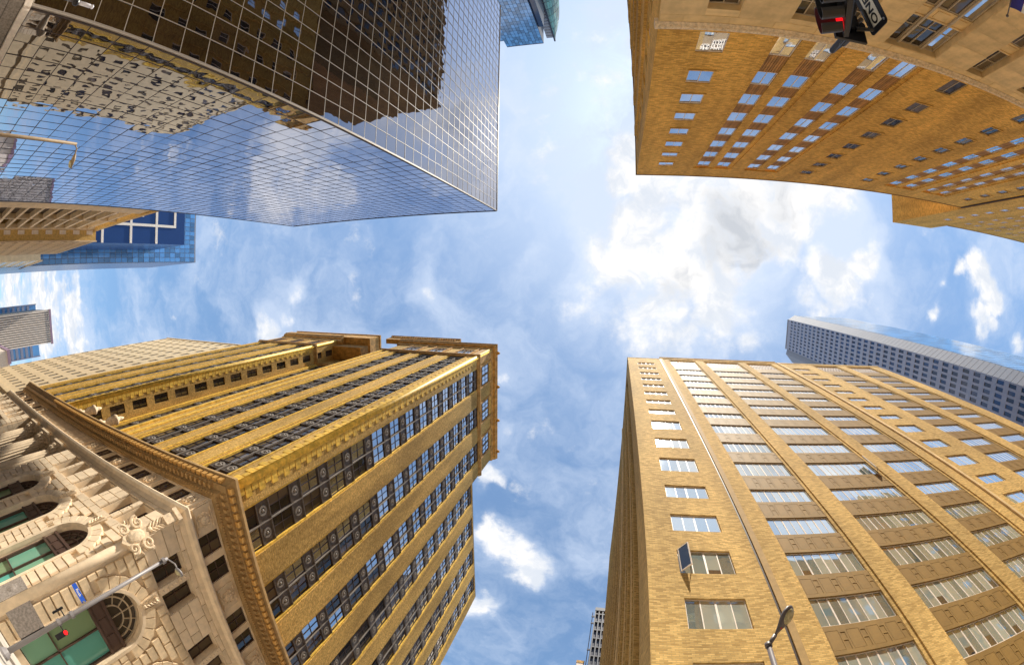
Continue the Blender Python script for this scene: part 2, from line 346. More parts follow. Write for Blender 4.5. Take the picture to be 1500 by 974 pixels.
def wall_mesh(u0, u1, z0, z1, rects, dep, mb=None, d0=0.0, m=0, arches=()):
    """a wall with real openings: front skin plus reveals of depth dep; arches = (centre, radius, springing, foot)"""
    mb = mb or MB()
    rects = list(rects) + [(c - r, c + r, f, sp + r) for c, r, sp, f in arches]
    rects = [(max(a, u0), min(b, u1), max(c, z0), min(d, z1)) for a, b, c, d in rects if b > u0 and a < u1 and d > z0 and c < z1]
    us = sorted({round(q, 4) for q in [u0, u1] + [r[0] for r in rects] + [r[1] for r in rects]})
    zs = sorted({round(q, 4) for q in [z0, z1] + [r[2] for r in rects] + [r[3] for r in rects]})
    def hole(i, j):
        if i < 0 or j < 0 or i >= len(us) - 1 or j >= len(zs) - 1: return False
        a = (us[i] + us[i + 1]) / 2; b = (zs[j] + zs[j + 1]) / 2
        return any(r[0] < a < r[1] and r[2] < b < r[3] for r in rects)
    D = d0 + dep
    for i in range(len(us) - 1):
        for j in range(len(zs) - 1):
            a, b, c, e = us[i], us[i + 1], zs[j], zs[j + 1]
            if not hole(i, j): mb.add([(a, d0, c), (b, d0, c), (b, d0, e), (a, d0, e)], [(0, 1, 2, 3)], m); continue
            if not hole(i - 1, j): mb.add([(a, d0, c), (a, D, c), (a, D, e), (a, d0, e)], [(3, 2, 1, 0)], m)
            if not hole(i + 1, j): mb.add([(b, d0, c), (b, D, c), (b, D, e), (b, d0, e)], [(0, 1, 2, 3)], m)
            if not hole(i, j - 1): mb.add([(a, d0, c), (b, d0, c), (b, D, c), (a, D, c)], [(3, 2, 1, 0)], m)
            if not hole(i, j + 1): mb.add([(a, d0, e), (b, d0, e), (b, D, e), (a, D, e)], [(0, 1, 2, 3)], m)
    for c, r, sp, f in arches:
        n = 16; A = [(c + r * math.cos(math.pi * k / n), sp + r * math.sin(math.pi * k / n)) for k in range(n + 1)]
        for k in range(n):
            (x0, q0), (x1, q1) = A[k], A[k + 1]
            mb.add([(x0, d0, q0), (x0, d0, sp + r), (x1, d0, sp + r), (x1, d0, q1)], [(0, 1, 2, 3)], m)
            mb.add([(x0, d0, q0), (x1, d0, q1), (x1, D - .002, q1), (x0, D - .002, q0)], [(0, 1, 2, 3)], m)
    return mb

def window_mesh(w, h, bars, hbars, fw, thick, sill=0.0, depth=.07):
    mb = MB()
    mb.box(0, w, -depth, .04, 0, fw); mb.box(0, w, -depth, .04, h - fw, h)
    mb.box(0, fw, -depth, .04, fw, h - fw); mb.box(w - fw, w, -depth, .04, fw, h - fw)
    for x, t in bars: mb.box(x - t / 2, x + t / 2, -depth + .005, .035, fw, h - fw)
    for z, t in hbars: mb.box(fw, w - fw, -depth + .01, .03, z - t / 2, z + t / 2)
    if sill: mb.box(-.02, w + .02, -sill, .04, -.06, 0)
    return mb
def add_window(fac, u0, u1, z0, z1, d, n=2, frame='white_frame', pane='dark_glass', fw=.06, bt=.05, hb=(), split=True, name='window', sill=0.0, fat=0, jit=0.0, label=None, rows=1, depth=.07):
    """a window of n lights: the frame is the part, each pane a sub-part"""
    w, h = round(u1 - u0, 3), round(z1 - z0, 3); pw = w / n
    bars = [(pw * k, bt * (2.0 if fat and k % fat == 0 else 1.0)) for k in range(1, n)]
    hbars = [(h * q, bt) for q in hb]
    fm = cached(('w', w, h, n, fw, bt, tuple(hb), frame, sill, fat, depth), lambda: window_mesh(w, h, bars, hbars, fw, bt, sill, depth).mesh('window_frame', frame))
    o = fac.put(name, fm, u0, d, z0, label)
    if split:
        pm = cached(('p', round(pw, 3), h, pane), lambda: MB().box(.005, pw - .005, 0, .02, .005, h - .005).mesh('pane', pane))
        for k in range(n):
            c = link('pane', pm, o, (pw * k, -.01, 0))
            if jit: c.rotation_euler = (random.uniform(-jit, jit), 0, random.uniform(-jit, jit))
    else:
        def mk():
            mb = MB()
            for k in range(n): mb.box(pw * k + .005, pw * (k + 1) - .005, 0, .02, .005, h - .005)
            return mb.mesh('panes', pane)
        link('pane', cached(('P', w, h, n, pane), mk), o, (0, -.01, 0))
    return o
def slabs(fac, u0, u1, zs, rects, width, mat, gap=.02, proud=.05, thick=.12, name='stone_block', arches=(), bond=True, cap=300, near=None, chamfer=.0, d0=0.0):
    """facing stones course by course, each a part of its own; arches get rings of voussoirs"""
    todo = []
    for k in range(len(zs) - 1):
        a, b = zs[k], zs[k + 1]; zm = (a + b) / 2
        cuts = [(r[0], r[1]) for r in rects if r[2] < b - .02 and r[3] > a + .02]
        for c, r, sp, f, R in arches:
            if f < b and sp + R > a:
                q = min(abs(a - sp), abs(b - sp)) if (a > sp) else 0
                hw = R if zm < sp else math.sqrt(max(R * R - q * q, 0))
                if b <= sp + .01: hw = r
                if hw > 0: cuts.append((c - hw, c + hw))
        cuts.sort(); free = []; x = u0
        for p, q in cuts:
            if p > x + .05: free.append((x, min(p, u1)))
            x = max(x, q)
        if x < u1 - .05: free.append((x, u1))
        for p, q in free:
            n = max(1, round((q - p) / width)); step = (q - p) / n
            e = [p + step * i for i in range(n + 1)]
            if bond and k % 2 and n > 1: e = [p] + [p + step * (i + .5) for i in range(n)] + [q]
            for i in range(len(e) - 1): todo.append((e[i], e[i + 1], a, b))
    if near: todo.sort(key=lambda t: (Vector(fac.W((t[0] + t[1]) / 2, 0, (t[2] + t[3]) / 2))).length)
    rest = MB()
    def solid(mb, x0, x1, q0, q1, ox=0.0, oz=0.0, p=proud):
        g = gap / 2; c = chamfer
        if not c: mb.box(x0 + g - ox, x1 - g - ox, -p, thick - p, q0 + g - oz, q1 - g - oz)
        else:
            X0, X1, Z0, Z1 = x0 + g - ox, x1 - g - ox, q0 + g - oz, q1 - g - oz
            vs = [(X0, .01, Z0), (X1, .01, Z0), (X1, .01, Z1), (X0, .01, Z1), (X0 + c, -p, Z0 + c), (X1 - c, -p, Z0 + c), (X1 - c, -p, Z1 - c), (X0 + c, -p, Z1 - c)]
            mb.add(vs, [(4, 5, 6, 7), (0, 1, 5, 4), (1, 2, 6, 5), (2, 3, 7, 6), (3, 0, 4, 7)])
    for i, (x0, x1, q0, q1) in enumerate(todo):
        p = proud + random.uniform(-.008, .008)
        if i < cap:
            mb = MB(); solid(mb, x0, x1, q0, q1, x0, q0, p); fac.put(name, mb.mesh(name, mat), x0, d0, q0)
        else: solid(rest, x0, x1, q0, q1, 0, 0, p)
    if rest.v: o = fac.put(name, rest.mesh(name, mat), 0, d0, 0); o['kind'] = 'stuff'
    return todo
def voussoirs(fac, c, sp, r, R, n, mat, gap=.02, proud=.05, name='voussoir', d0=0.0):
    for k in range(n):
        t0 = math.pi * k / n + gap / (r + R); t1 = math.pi * (k + 1) / n - gap / (r + R)
        Rk = R
        P = [(r * math.cos(t0), r * math.sin(t0)), (Rk * math.cos(t0), Rk * math.sin(t0)), (Rk * math.cos((t0 + t1) / 2) * 1.02, Rk * math.sin((t0 + t1) / 2) * 1.02), (Rk * math.cos(t1), Rk * math.sin(t1)), (r * math.cos(t1), r * math.sin(t1))]
        fac.put(name, MB().prism(P, -proud - .02, .06).mesh(name, mat), c, d0, sp)
def bodybox(mb, root, x0, x1, y0, y1, z0, z1, m=0):
    L = root.location; return mb.box(x0 - L.x, x1 - L.x, y0 - L.y, y1 - L.y, z0 - L.z, z1 - L.z, m)

# ------------------------------------------------------------------ ground, streets, pavements
g = link('ground', MB().add([(-2500, -2500, GZ - .16), (2500, -2500, GZ - .16), (2500, 2500, GZ - .16), (-2500, 2500, GZ - .16)], [(0, 1, 2, 3)]).mesh('ground', 'pavement')); g['kind'] = 'structure'
mb = MB()
mb.add([(-400, -9.4, GZ - .15), (400, -9.4, GZ - .15), (400, 8.2, GZ - .15), (-400, 8.2, GZ - .15)], [(0, 1, 2, 3)])
mb.add([(-19.2, -400, GZ - .146), (-1.6, -400, GZ - .146), (-1.6, 400, GZ - .146), (-19.2, 400, GZ - .146)], [(0, 1, 2, 3)])
g = link('road', mb.mesh('road', 'concrete')); g['kind'] = 'structure'
mb = MB()
for i in range(7):
    for x in (-22.6, .6): mb.box(x, x + 2.0, -8.4 + 2.3 * i, -7.6 + 2.3 * i, GZ - .16, GZ - .145)
for i in range(6):
    for y in (-12.2, 9.0): mb.box(-17.5 + 2.6 * i, -16.7 + 2.6 * i, y, y + 2.0, GZ - .16, GZ - .141)
g = link('crosswalk', mb.mesh('crosswalk', 'road_paint')); g['kind'] = 'structure'
for x0, x1, y0, y1 in ((-1.4, 120, 8.4, 70), (-1.4, 120, -70, -9.6), (-120, -19.4, -70, -9.6), (-120, -19.4, 8.4, 70)):
    g = link('pavement', MB().box(x0, x1, y0, y1, GZ - .2, GZ).mesh('pavement', 'pavement')); g['kind'] = 'structure'

# ------------------------------------------------------------------ tan brick office block (lower right of the view)
S = 1.302
ZB = [4.1, 6.85, 9.6, 12.3, 15.03, 17.85, 20.73, 24.02, 27.31, 30.63, 33.42, 36.18, 38.94, 41.69, 44.47, 47.35]
ZT = [5.5, 8.28, 11.0, 13.7, 16.35, 19.11, 22.46, 25.6, 29.04, 31.8, 34.5, 37.28, 40.0, 42.75, 45.5, 48.3]
FL = [(a * S, b * S) for a, b in zip(ZB, ZT)]
D = thing('office_building', 'tan brick office block with wide bands of pale blind-backed windows and brown spandrels', 'office building', (25.5, 33, GZ))
fD = Fac(D, 0, 12.5)
col1 = (3.78, 6.42); col4 = (29.45, 32.25)
bays = [(9.15, 13.56, 8), (14.93, 20.92, 11), (22.25, 26.8, 8), (34.6, 39.35, 8), (41.25, 46.4, 9)]
top1 = (49.95 * S, 51.05 * S); grille = (50.5 * S, 53.15 * S)
rects = [(c[0], c[1], a, b) for c in (col1, col4) for a, b in FL + [top1]] + [(a, b, 3.0, 69.6) for a, b, n in bays]
mb = wall_mesh(2.29, 48.85, GZ, 70.3, rects, .26)
bodyD = mb
mb.box(2.6, 48.85, .9, 40, GZ, 70.0)
fD.put('wall', mb.mesh('wall', 'tan_brick'))
fD.put('roof_parapet', MB().box(2.25, 7.72, -.05, .5, 70.3, 70.45).mesh('roof_parapet', 'spandrel_paint'))
fD.put('roof_parapet', MB().box(7.72, 28.1, -.08, .5, 70.3, 71.1).box(7.72, 28.1, -.16, .5, 71.1, 71.3).mesh('roof_parapet', 'tan_brick'))
fD.put('roof_parapet', MB().box(28.1, 48.9, -.05, .5, 70.3, 70.95).mesh('roof_parapet', 'tan_brick'))
fD.put('pilaster_strip', MB().box(7.80, 8.14, -.08, .02, GZ, 70.29).mesh('pilaster_strip', 'strip_metal'))
fD.put('joint_shadow_gap', MB().box(7.70, 7.795, -.004, .02, GZ, 70.28).mesh('joint_shadow_gap', 'dark_frame'))
fD.put('pilaster_strip', MB().box(28.05, 28.35, -.16, .02, GZ, 70.29).mesh('pilaster_strip', 'limestone'))
for a, b, n in bays:       # stepped brick edge beside each bay
    for x in (a, b - .22): fD.put('bay_jamb', MB().box(x, x + .22, .10, .26, 3.0, 69.6).mesh('bay_jamb', 'tan_brick'))
for k, (a, b) in enumerate(FL):
    near = a < 34
    for c in (col1, col4):
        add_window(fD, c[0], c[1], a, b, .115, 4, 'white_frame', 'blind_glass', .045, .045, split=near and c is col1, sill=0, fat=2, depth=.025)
    for x0, x1, n in bays:
        x0 += .22; x1 -= .22
        add_window(fD, x0, x1, a, b, .235, n, 'white_frame', 'blind_glass', .04, .04, split=a < 28.5, fat=2, sill=0, depth=.03)
        zt = (FL[k + 1][0] if k + 1 < len(FL) else top1[0] + .2) - .06
        h = round(zt - b, 3); wd = round(x1 - x0, 3); npan = max(3, round(wd / 1.12)); pu = wd / npan
        pr = [(pu * i + .06, pu * i + pu * .66, .24, h - .30) for i in range(npan)] + [(pu * i + pu * .72, pu * i + pu * .95, .22, h * .46, ) for i in range(npan)] + [(pu * i + pu * .72, pu * i + pu * .95, h * .52, h - .42) for i in range(npan)]
        def mk():
            m2 = wall_mesh(0, wd, 0, h, pr, .016)
            m2.box(0, wd, .018, .26, 0, h)
            if not near:
                for r in pr: m2.box(r[0] + .012, r[1] - .012, .004, .017, r[2] + .012, r[3] - .012)
            return m2.mesh('spandrel', 'spandrel_paint')
        sp = fD.put('spandrel', cached(('sp', wd, h, near), mk), x0, .12, b)
        if near:
            for i in range(npan):
                r = pr[i]; key = ('spp', round(r[1] - r[0], 3), round(r[3] - r[2], 3))
                pm = cached(key, lambda: MB().box(.014, r[1] - r[0] - .014, .004, .017, .014, r[3] - r[2] - .02).mesh('panel', 'spandrel_paint'))
                link('panel', pm, sp, (r[0], 0, r[2]))
for c in (col1, col4): add_window(fD, c[0], c[1], top1[0], top1[1], .115, 4, 'white_frame', 'blind_glass', .045, .045, split=False, sill=0, fat=2, depth=.025)
for x0, x1, n in bays:     # latticed lights of the top storey
    x0 += .22; x1 -= .22
    o = add_window(fD, x0, x1, grille[0], grille[1], .30, n, 'white_frame', 'dark_glass', .10, .13, split=False, hb=(.36, .68), depth=.12)
    wd = x1 - x0; pw = wd / n; L = MB()
    lm = MB().box(.18, pw - .18, -.12, .0, 0, .42).mesh('lattice_bar', 'white_frame')
    for i in range(n):
        for z in (.15, 1.35, 2.4): link('lattice_bar', lm, o, (pw * i, 0, z))
    fD.put('lintel', MB().box(x0, x1, .12, .40, grille[1], 69.6).mesh('lintel', 'tan_brick'))
    fD.put('spandrel', MB().box(x0, x1, .16, .45, FL[-1][1], grille[0]).mesh('spandrel', 'spandrel_paint'))
for u0, z0, wd, h, dd, sgn in ((col1[0] + .05, FL[3][0] + .04, .62, FL[3][1] - FL[3][0] - .08, .17, 1), (20.9 - .80, FL[6][0] + .04, .56, FL[6][1] - FL[6][0] - .08, .30, -1)):
    # two sashes swung out into the street
    a_, b_ = (0, wd) if sgn > 0 else (-wd, 0)
    mb = MB(); mb.box(a_, b_, -.03, .03, 0, .05).box(a_, b_, -.03, .03, h - .05, h).box(a_, a_ + .045, -.03, .03, .05, h - .05).box(b_ - .045, b_, -.03, .03, .05, h - .05)
    o = fD.put('open_sash', mb.mesh('open_sash', 'white_frame'), u0 if sgn > 0 else u0 + wd, -.05, z0, 'window sash standing open over the street', (0, 0, R_(-48 if sgn > 0 else 40)))
    link('pane', MB().box(a_ + .04, b_ - .04, -.012, .012, .04, h - .04).mesh('pane', 'dark_glass'), o)
    fD.put('sash_stay', MB().tube([(u0 + wd * .8, dd - .02, z0 + .03), (u0 + wd * .6, -.35, z0 + .03)], .02, 6).mesh('sash_stay', 'dark_frame'))
# the side in shade, looking to -x
fDl = Fac(D, 270, 2.29)
rects = []; y = 15.2; ys = []
while y < 50:
    ys.append((y, y + 1.9)); y += 3.35
for a, b in ys: rects += [(-b, -a, 6.0, 69.0)]
mb = wall_mesh(-52.5, -12.5, GZ, 70.3, rects, .50)
fDl.put('wall', mb.mesh('wall', 'tan_brick'))
for a, b in ys:
    for k, (z0, z1) in enumerate(FL + [top1]):
        if z0 < 6: continue
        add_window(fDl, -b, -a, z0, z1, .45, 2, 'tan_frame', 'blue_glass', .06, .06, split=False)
        zt = (FL + [top1])[k + 1][0] if k + 1 < 17 else 69.0
        fDl.put('spandrel', cached(('spl', round(zt - z1, 3)), lambda: MB().box(0, 1.9, 0, .2, 0, zt - z1).mesh('spandrel', 'brown_brick')), -b, .32, z1)
for a, b in ys: fDl.put('pier', cached('dpier', lambda: MB().box(0, .75, -.08, .02, 4, 69.4).mesh('pier', 'tan_brick')), -b - 1.1, 0, 0)
fDl.put('drainpipe', MB().tube([(-25.0, -.12, GZ), (-25.0, -.12, 70)], .09, 8).mesh('drainpipe', 'limestone'))
fDl.put('roof_parapet', MB().box(-52.5, -12.46, -.06, .4, 70.3, 70.5).mesh('roof_parapet', 'spandrel_paint'))

# ------------------------------------------------------------------ orange brick block on a limestone base (upper right of the view)
B = thing('brick_building', 'orange brick block with paired windows above a buff limestone base and a taller right wing', 'building', (30, -35, GZ))
fB = Fac(B, 180, -13.6)
XB0, XJ, XE = 2.4, 51.9, 92.0
rows = [(21.15, 23.4)] + [(25.7 + 3.6 * k, 27.62 + 3.58 * k) for k in range(7)]
single = [(4.72, 6.38), (21.7, 23.22), (30.2, 31.7), (48.0, 49.45)]
bands = [((8.85, 13.34), [(9.2, 10.6), (11.44, 12.9)]), ((14.96, 19.1), [(15.1, 16.5), (17.4, 18.8)]), ((34.1, 39.1), [(34.5, 36.05), (36.95, 38.6)]), ((40.4, 45.0), [(40.8, 42.15), (43.15, 44.55)])]
U = fB.u
rects = [U(*c) + r for c in single for r in rows] + [U(*b[0]) + (20.95, 49.5) for b in bands]
mb = wall_mesh(-XJ, -XB0, 20.8, 53.1, rects, .13)
mb.box(-XJ, -XB0 - .3, .8, 40, GZ, 52.9)
fB.put('wall', mb.mesh('wall', 'orange_brick'))
fB.put('roof_parapet', MB().box(-XJ, -XB0 + .06, -.06, .4, 53.1, 53.3).mesh('roof_parapet', 'brown_brick'))
for c in single:
    for i, r in enumerate(rows):
        u0, u1 = U(*c); add_window(fB, u0, u1, r[0], r[1], .11, 2, 'tan_frame' if c[0] > 20 else 'white_frame', 'dark_glass' if c[0] > 20 else 'blue_glass', .045, .045, split=True, jit=.012, depth=.04)
        if i: fB.put('sill', cached(('sillB', round(u1 - u0, 2)), lambda: MB().box(-.08, u1 - u0 + .08, -.07, .12, -.12, 0).mesh('sill', 'orange_brick')), u0, 0, r[0])
for bnd, cols in bands:
    for c in cols:
        u0, u1 = U(*c)
        for k, r in enumerate(rows):
            add_window(fB, u0, u1, r[0], r[1], .24, 2, 'white_frame', 'blue_glass', .045, .045, split=True, jit=.012, depth=.04)
            if k + 1 < len(rows):
                h = round(rows[k + 1][0] - r[1], 3); wd = round(u1 - u0, 3)
                def mk():
                    m2 = MB(); m2.box(0, wd, .05, .2, 0, h)
                    n = int(wd / .16)
                    for i in range(n): m2.box(wd * i / n + .02, wd * (i + 1) / n - .02, 0, .05, .02, h - .02)
                    return m2.mesh('ribbed_panel', 'ribbed_panel')
                fB.put('ribbed_panel', cached(('rib', wd, h), mk), u0, .20, r[1])
    us = [U(*bnd)] ; a, b = us[0]; inner = sorted([U(*c) for c in cols])
    edges = [a] + [q for c in inner for q in c] + [b]
    for i in range(0, len(edges), 2):
        fB.put('brick_pier', MB().box(edges[i], edges[i + 1], .12 if i in (0, 4) else .10, .4, 20.95, 49.5).mesh('brick_pier', 'orange_brick'))
# limestone base: big facing stones between the openings
trip = [(15.1, 16.0), (16.15, 17.7), (17.85, 18.75)]
SR = [(16.55, 19.45), (11.2, 15.35), (6.0, 10.0)]
srect = [U(15.0, 18.85) + (3.0, 19.5), U(21.6, 23.25) + (3.0, 19.65), U(26.5, 28.1) + (3, 19.2), U(30.2, 31.8) + (3, 19.3), U(4.72, 6.4) + (3, 18.95), U(9.15, 12.9) + (3, 19.1)]
srect += [U(34.5, 38.4) + (3, 19.4), U(41, 44.6) + (3, 19.4)]
fB.put('wall', wall_mesh(-XJ, -XB0, GZ, 20.2, srect, .5).mesh('wall', 'limestone'))
zs = [GZ, 0.2, 2.1, 4.0, 5.9, 7.8, 9.7, 11.6, 13.5, 15.4, 17.3, 19.55, 20.2]
slabs(fB, -45.5, -XB0 - .05, zs, [(a - .02, b + .02, c, d) for a, b, c, d in srect], 2.3, 'limestone', .022, .03, .10, 'facing_stone', bond=True, cap=230, near=True)
for x0, x1 in ((15.0, 18.85), (21.6, 23.25), (4.72, 6.4), (9.15, 10.65), (11.4, 12.9), (26.5, 28.1), (30.2, 31.8), (34.5, 36.1), (36.9, 38.4)):
    u0, u1 = U(x0, x1)
    for k, (z0, z1) in enumerate(SR):
        top = 19.5 if k == 0 else SR[k - 1][0] - 1.25
        z1b = min(top, z1 if k else (18.9 if x0 < 5 else 19.1 if x0 < 13 else 19.5))
        if x1 - x0 > 3:
            for a, b in trip:
                p, q = U(a, b); add_window(fB, p, q, z0, z1b, .42, 2 if b - a > 1.2 else 1, 'tan_frame', 'blue_glass' if a > 17.7 else 'warm_glass', .07, .06, hb=(.32,), jit=.01)
        else: add_window(fB, u0 + .05, u1 - .05, z0, z1b, .42, 2, 'tan_frame', 'dark_glass' if x0 > 20 else 'warm_glass', .07, .06, hb=(.5,), jit=.012)
        if k < 2:
            h = z0 - SR[k + 1][1]
            m2 = MB().box(0, u1 - u0, .08, .3, 0, h)
            nn = 3 if x1 - x0 > 3 else 1; ww = (u1 - u0) / nn
            for i in range(nn): m2.box(ww * i + .22, ww * (i + 1) - .22, .03, .08, .25, h - .25)
            m2.box(0, u1 - u0, .02, .1, h - .12, h).box(0, u1 - u0, .02, .1, 0, .12)
            fB.put('spandrel', m2.mesh('spandrel', 'limestone'), u0, .30, SR[k + 1][1])
fB.put('mullion_post', MB().box(U(16.0, 16.15)[0], U(16.0, 16.15)[1], .25, .5, 3, 19.5).box(U(17.7, 17.85)[0], U(17.7, 17.85)[1], .25, .5, 3, 19.5).mesh('mullion_post', 'tan_frame'))
mb = MB().profile([(-.06, 20.2), (.2, 20.2), (.2, 20.8), (-.02, 20.8), (-.22, 20.66), (-.22, 20.5), (-.14, 20.36)], -XJ, -XB0 + .2)
fB.put('belt_course', mb.mesh('belt_course', 'carved_stone'))
for i in range(110):
    u = -XB0 - .2 - .43 * i
    if u < -47: break
    fB.put('leaf_ornament', cached('leafB', lambda: MB().blob((0, 0, 0), (.15, .09, .10), n=6, k=4).mesh('leaf_ornament', 'carved_stone')), u, -.19, 20.47)
# taller right wing with its lift tower
rows2 = rows + [(50.8 + 3.6 * k, 52.7 + 3.6 * k) for k in range(4)]
cols2 = [(56.5, 58.1), (62.1, 63.5), (64.7, 66.1), (68.4, 69.8), (70.9, 72.3), (74.7, 76.1), (77.0, 78.5), (80.9, 82.4)]
rects = [U(*c) + r for c in cols2 for r in rows2]
mb = wall_mesh(-XE, -XJ, 20.8, 67.1, rects, .13, d0=-.25)
mb.box(-XE, -XJ, .8, 40, GZ, 66.9)
mb.add([(-XJ, -.25, 20.8), (-XJ, 30, 20.8), (-XJ, 30, 72.6), (-XJ, -.25, 72.6)], [(0, 1, 2, 3)])
fB.put('wall', mb.mesh('wall', 'orange_brick'))
fB.put('wall', MB().box(-XE, -XJ, -.2, .8, GZ, 20.8).mesh('wall', 'limestone'))
fB.put('lift_tower', MB().box(-61.6, -XJ - .01, -.25, 12, 67.1, 72.6).mesh('lift_tower', 'orange_brick'))
fB.put('roof_parapet', MB().box(-XE, -61.6, -.32, .4, 67.1, 67.35).mesh('roof_parapet', 'brown_brick'))
fB.put('downpipe', MB().tube([(-XJ + .15, -.1, 20.8), (-XJ + .15, -.1, 53)], .10, 8).mesh('downpipe', 'dark_frame'))
for c in cols2:
    u0, u1 = U(*c)
    for r in rows2: add_window(fB, u0, u1, r[0], r[1], -.14, 2, 'white_frame', 'blue_glass', .05, .05, split=False, depth=.04)
# the side in shade, looking to -x
fBl = Fac(B, 270, 2.4)
ys = []; y = -16.2
while y > -60: ys.append((y - 1.6, y)); y -= 4.1
rects = [fBl.u(a, b) + r for a, b in ys for r in rows]
mb = wall_mesh(13.6, 62, GZ, 53.1, rects, .30)
fBl.put('wall', mb.mesh('wall', 'orange_brick'))
for a, b in ys:
    u0, u1 = fBl.u(a, b)
    for r in rows: add_window(fBl, u0, u1, r[0], r[1], .22, 2, 'white_frame', 'blue_glass', .06, .06, split=False)
    fBl.put('brick_pier', MB().box(u1 + .55, u1 + 1.75, -.22, 0, 21.0, 52.2).mesh('brick_pier', 'orange_brick'))
fBl.put('roof_parapet', MB().box(13.55, 62, -.12, .3, 53.1, 53.3).mesh('roof_parapet', 'brown_brick'))

# ------------------------------------------------------------------ mirror-glass tower (upper left of the view)
A = thing('glass_tower', 'mirror glass tower with a square grid of metal mullions, reflecting its neighbours and the clouds', 'tower', (-50, -36, GZ))
fAx, fAy = Fac(A, 90, -23.3), Fac(A, 180, -13.6)
NZ, NX, NY = 38, 26, 29; PW, PH, Z0 = 1.78, 2.06, 2.72
mb = MB(); bodybox(mb, A, -75.2, -23.45, -60.0, -13.75, GZ, 79.2); link('wall', mb.mesh('wall', 'dark_frame'), A)
cells = []
for f, u0, n in ((fAx, -13.75 - PW * NX, NX), (fAy, 23.55, NY)):
    for j in range(n):
        for k in range(NZ - 1):
            p = Vector(f.W(u0 + PW * (j + .5), 0, Z0 + PH * (k + .5))); nrm = Vector((1, 0, 0)) if f is fAx else Vector((0, 1, 0))
            dd = p.length; cosv = abs(p.dot(nrm)) / dd; vis = p.dot(CR[2]) / dd > .2
            q = p / dd; cx, cy = q.dot(CR[0]), q.dot(CR[1]); r = math.acos(max(-1, min(1, q.dot(CR[2])))) / max(1e-6, math.hypot(cx, cy)) * 655
            inside = abs(cx * r) < 760 and abs(cy * r) < 497
            cells.append((-(cosv / dd ** 2) if inside else 1.0, f, u0 + PW * j, Z0 + PH * k))
cells.sort(key=lambda c: c[0])
pane = MB().box(.02, PW - .02, -.01, .02, .02, PH - .02).mesh('pane', 'mirror_glass')
rest = {fAx: MB(), fAy: MB()}
for i, (s, f, u, z) in enumerate(cells):
    if i < 300: f.put('pane', pane, u, 0, z, tilt=(random.gauss(0, .0032), 0, random.gauss(0, .0032)))
    else:
        a, b = random.gauss(0, .0032), random.gauss(0, .0032)
        rest[f].add([(u + .02, -a - b, z + .02), (u + PW - .02, -a + b, z + .02), (u + PW - .02, a + b, z + PH - .02), (u + .02, a - b, z + PH - .02)], [(0, 1, 2, 3)])
for f in rest: o = f.put('pane', rest[f].mesh('panes', 'mirror_glass')); o['kind'] = 'stuff'
for f, u0, n in ((fAx, -13.75 - PW * NX, NX), (fAy, 23.55, NY)):
    gm = 'aluminium' if f is fAx else 'dark_frame'                                     # metal caps; on the shaded +y side the shade is put into a dark colour
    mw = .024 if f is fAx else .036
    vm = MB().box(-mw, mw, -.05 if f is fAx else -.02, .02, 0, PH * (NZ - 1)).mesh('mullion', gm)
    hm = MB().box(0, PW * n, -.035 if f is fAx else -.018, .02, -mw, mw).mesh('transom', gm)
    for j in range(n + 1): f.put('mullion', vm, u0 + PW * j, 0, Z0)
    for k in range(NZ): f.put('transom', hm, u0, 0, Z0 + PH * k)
    f.put('parapet', MB().box(u0 - .2, u0 + PW * n + .1, -.1, .3, Z0 + PH * (NZ - 1) + .05, Z0 + PH * (NZ - 1) + .3).mesh('parapet', 'dark_frame'))
fAx.put('corner_post', MB().box(-13.71, -13.60, -.05, .2, 2.2, 79.2).mesh('corner_post', 'aluminium'))
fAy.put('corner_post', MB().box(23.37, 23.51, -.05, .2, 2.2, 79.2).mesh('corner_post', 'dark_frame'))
fAy.put('corner_post', MB().box(75.2, 75.6, -.05, .6, 2.2, 78.9).mesh('corner_post', 'dark_frame'))
for f, a, b in ((fAx, -60, -13.3), (fAy, 23.0, 76)):
    f.put('base_band', MB().box(a, b, -.45, .1, 2.14, 2.62).mesh('base_band', 'white_frame'))
    n = int((b - a) / 1.9)
    for i in range(n):
        for z0, z1 in ((GZ, -.75), (-.75, .2), (.2, 1.15), (1.15, 2.1)):
            if (i < 12 and f is fAy) or (i > n - 8 and f is fAx):
                f.put('stone_panel', cached(('stp', round(z1 - z0, 2)), lambda: MB().box(.012, 1.888, -.04, .1, .02, z1 - z0 - .02).mesh('stone_panel', 'granite')), a + .1 + 1.9 * i, 0, z0)

# ------------------------------------------------------------------ ornate stone and gold-brick block (lower left of the view)
C = thing('ornate_building', 'gold brick block with dark rosette spandrels above a carved rusticated stone base', 'building', (-45, 35, GZ))
fL, fR = Fac(C, 0, 13.4), Fac(C, 90, -23.4)
FH = 3.72; SPZ = [18.5 + FH * k for k in range(14)]; ZS0, ZS1, ZLOW = 16.3, 68.2, 64.7
RB = [(15.35 + 6.85 * n, 19.45 + 6.85 * n) for n in range(7)]                       # bays of the face towards +x
LB = [(-28.75, -25.45), (-34.45, -31.05), (-39.75, -36.35)]                         # bays of the right wing towards -y
WB = [(-64.0, -61.1), (-69.7, -66.8), (-75.5, -72.6)]                               # bays of the left wing
def rosette_panel(w, h):
    m2 = MB().box(0, w, .02, .25, 0, h)
    t = .07
    m2.box(0, w, -.04, .02, 0, t).box(0, w, -.04, .02, h - t, h).box(0, t, -.04, .02, t, h - t).box(w - t, w, -.04, .02, t, h - t)
    return m2.mesh('spandrel', 'bronze')
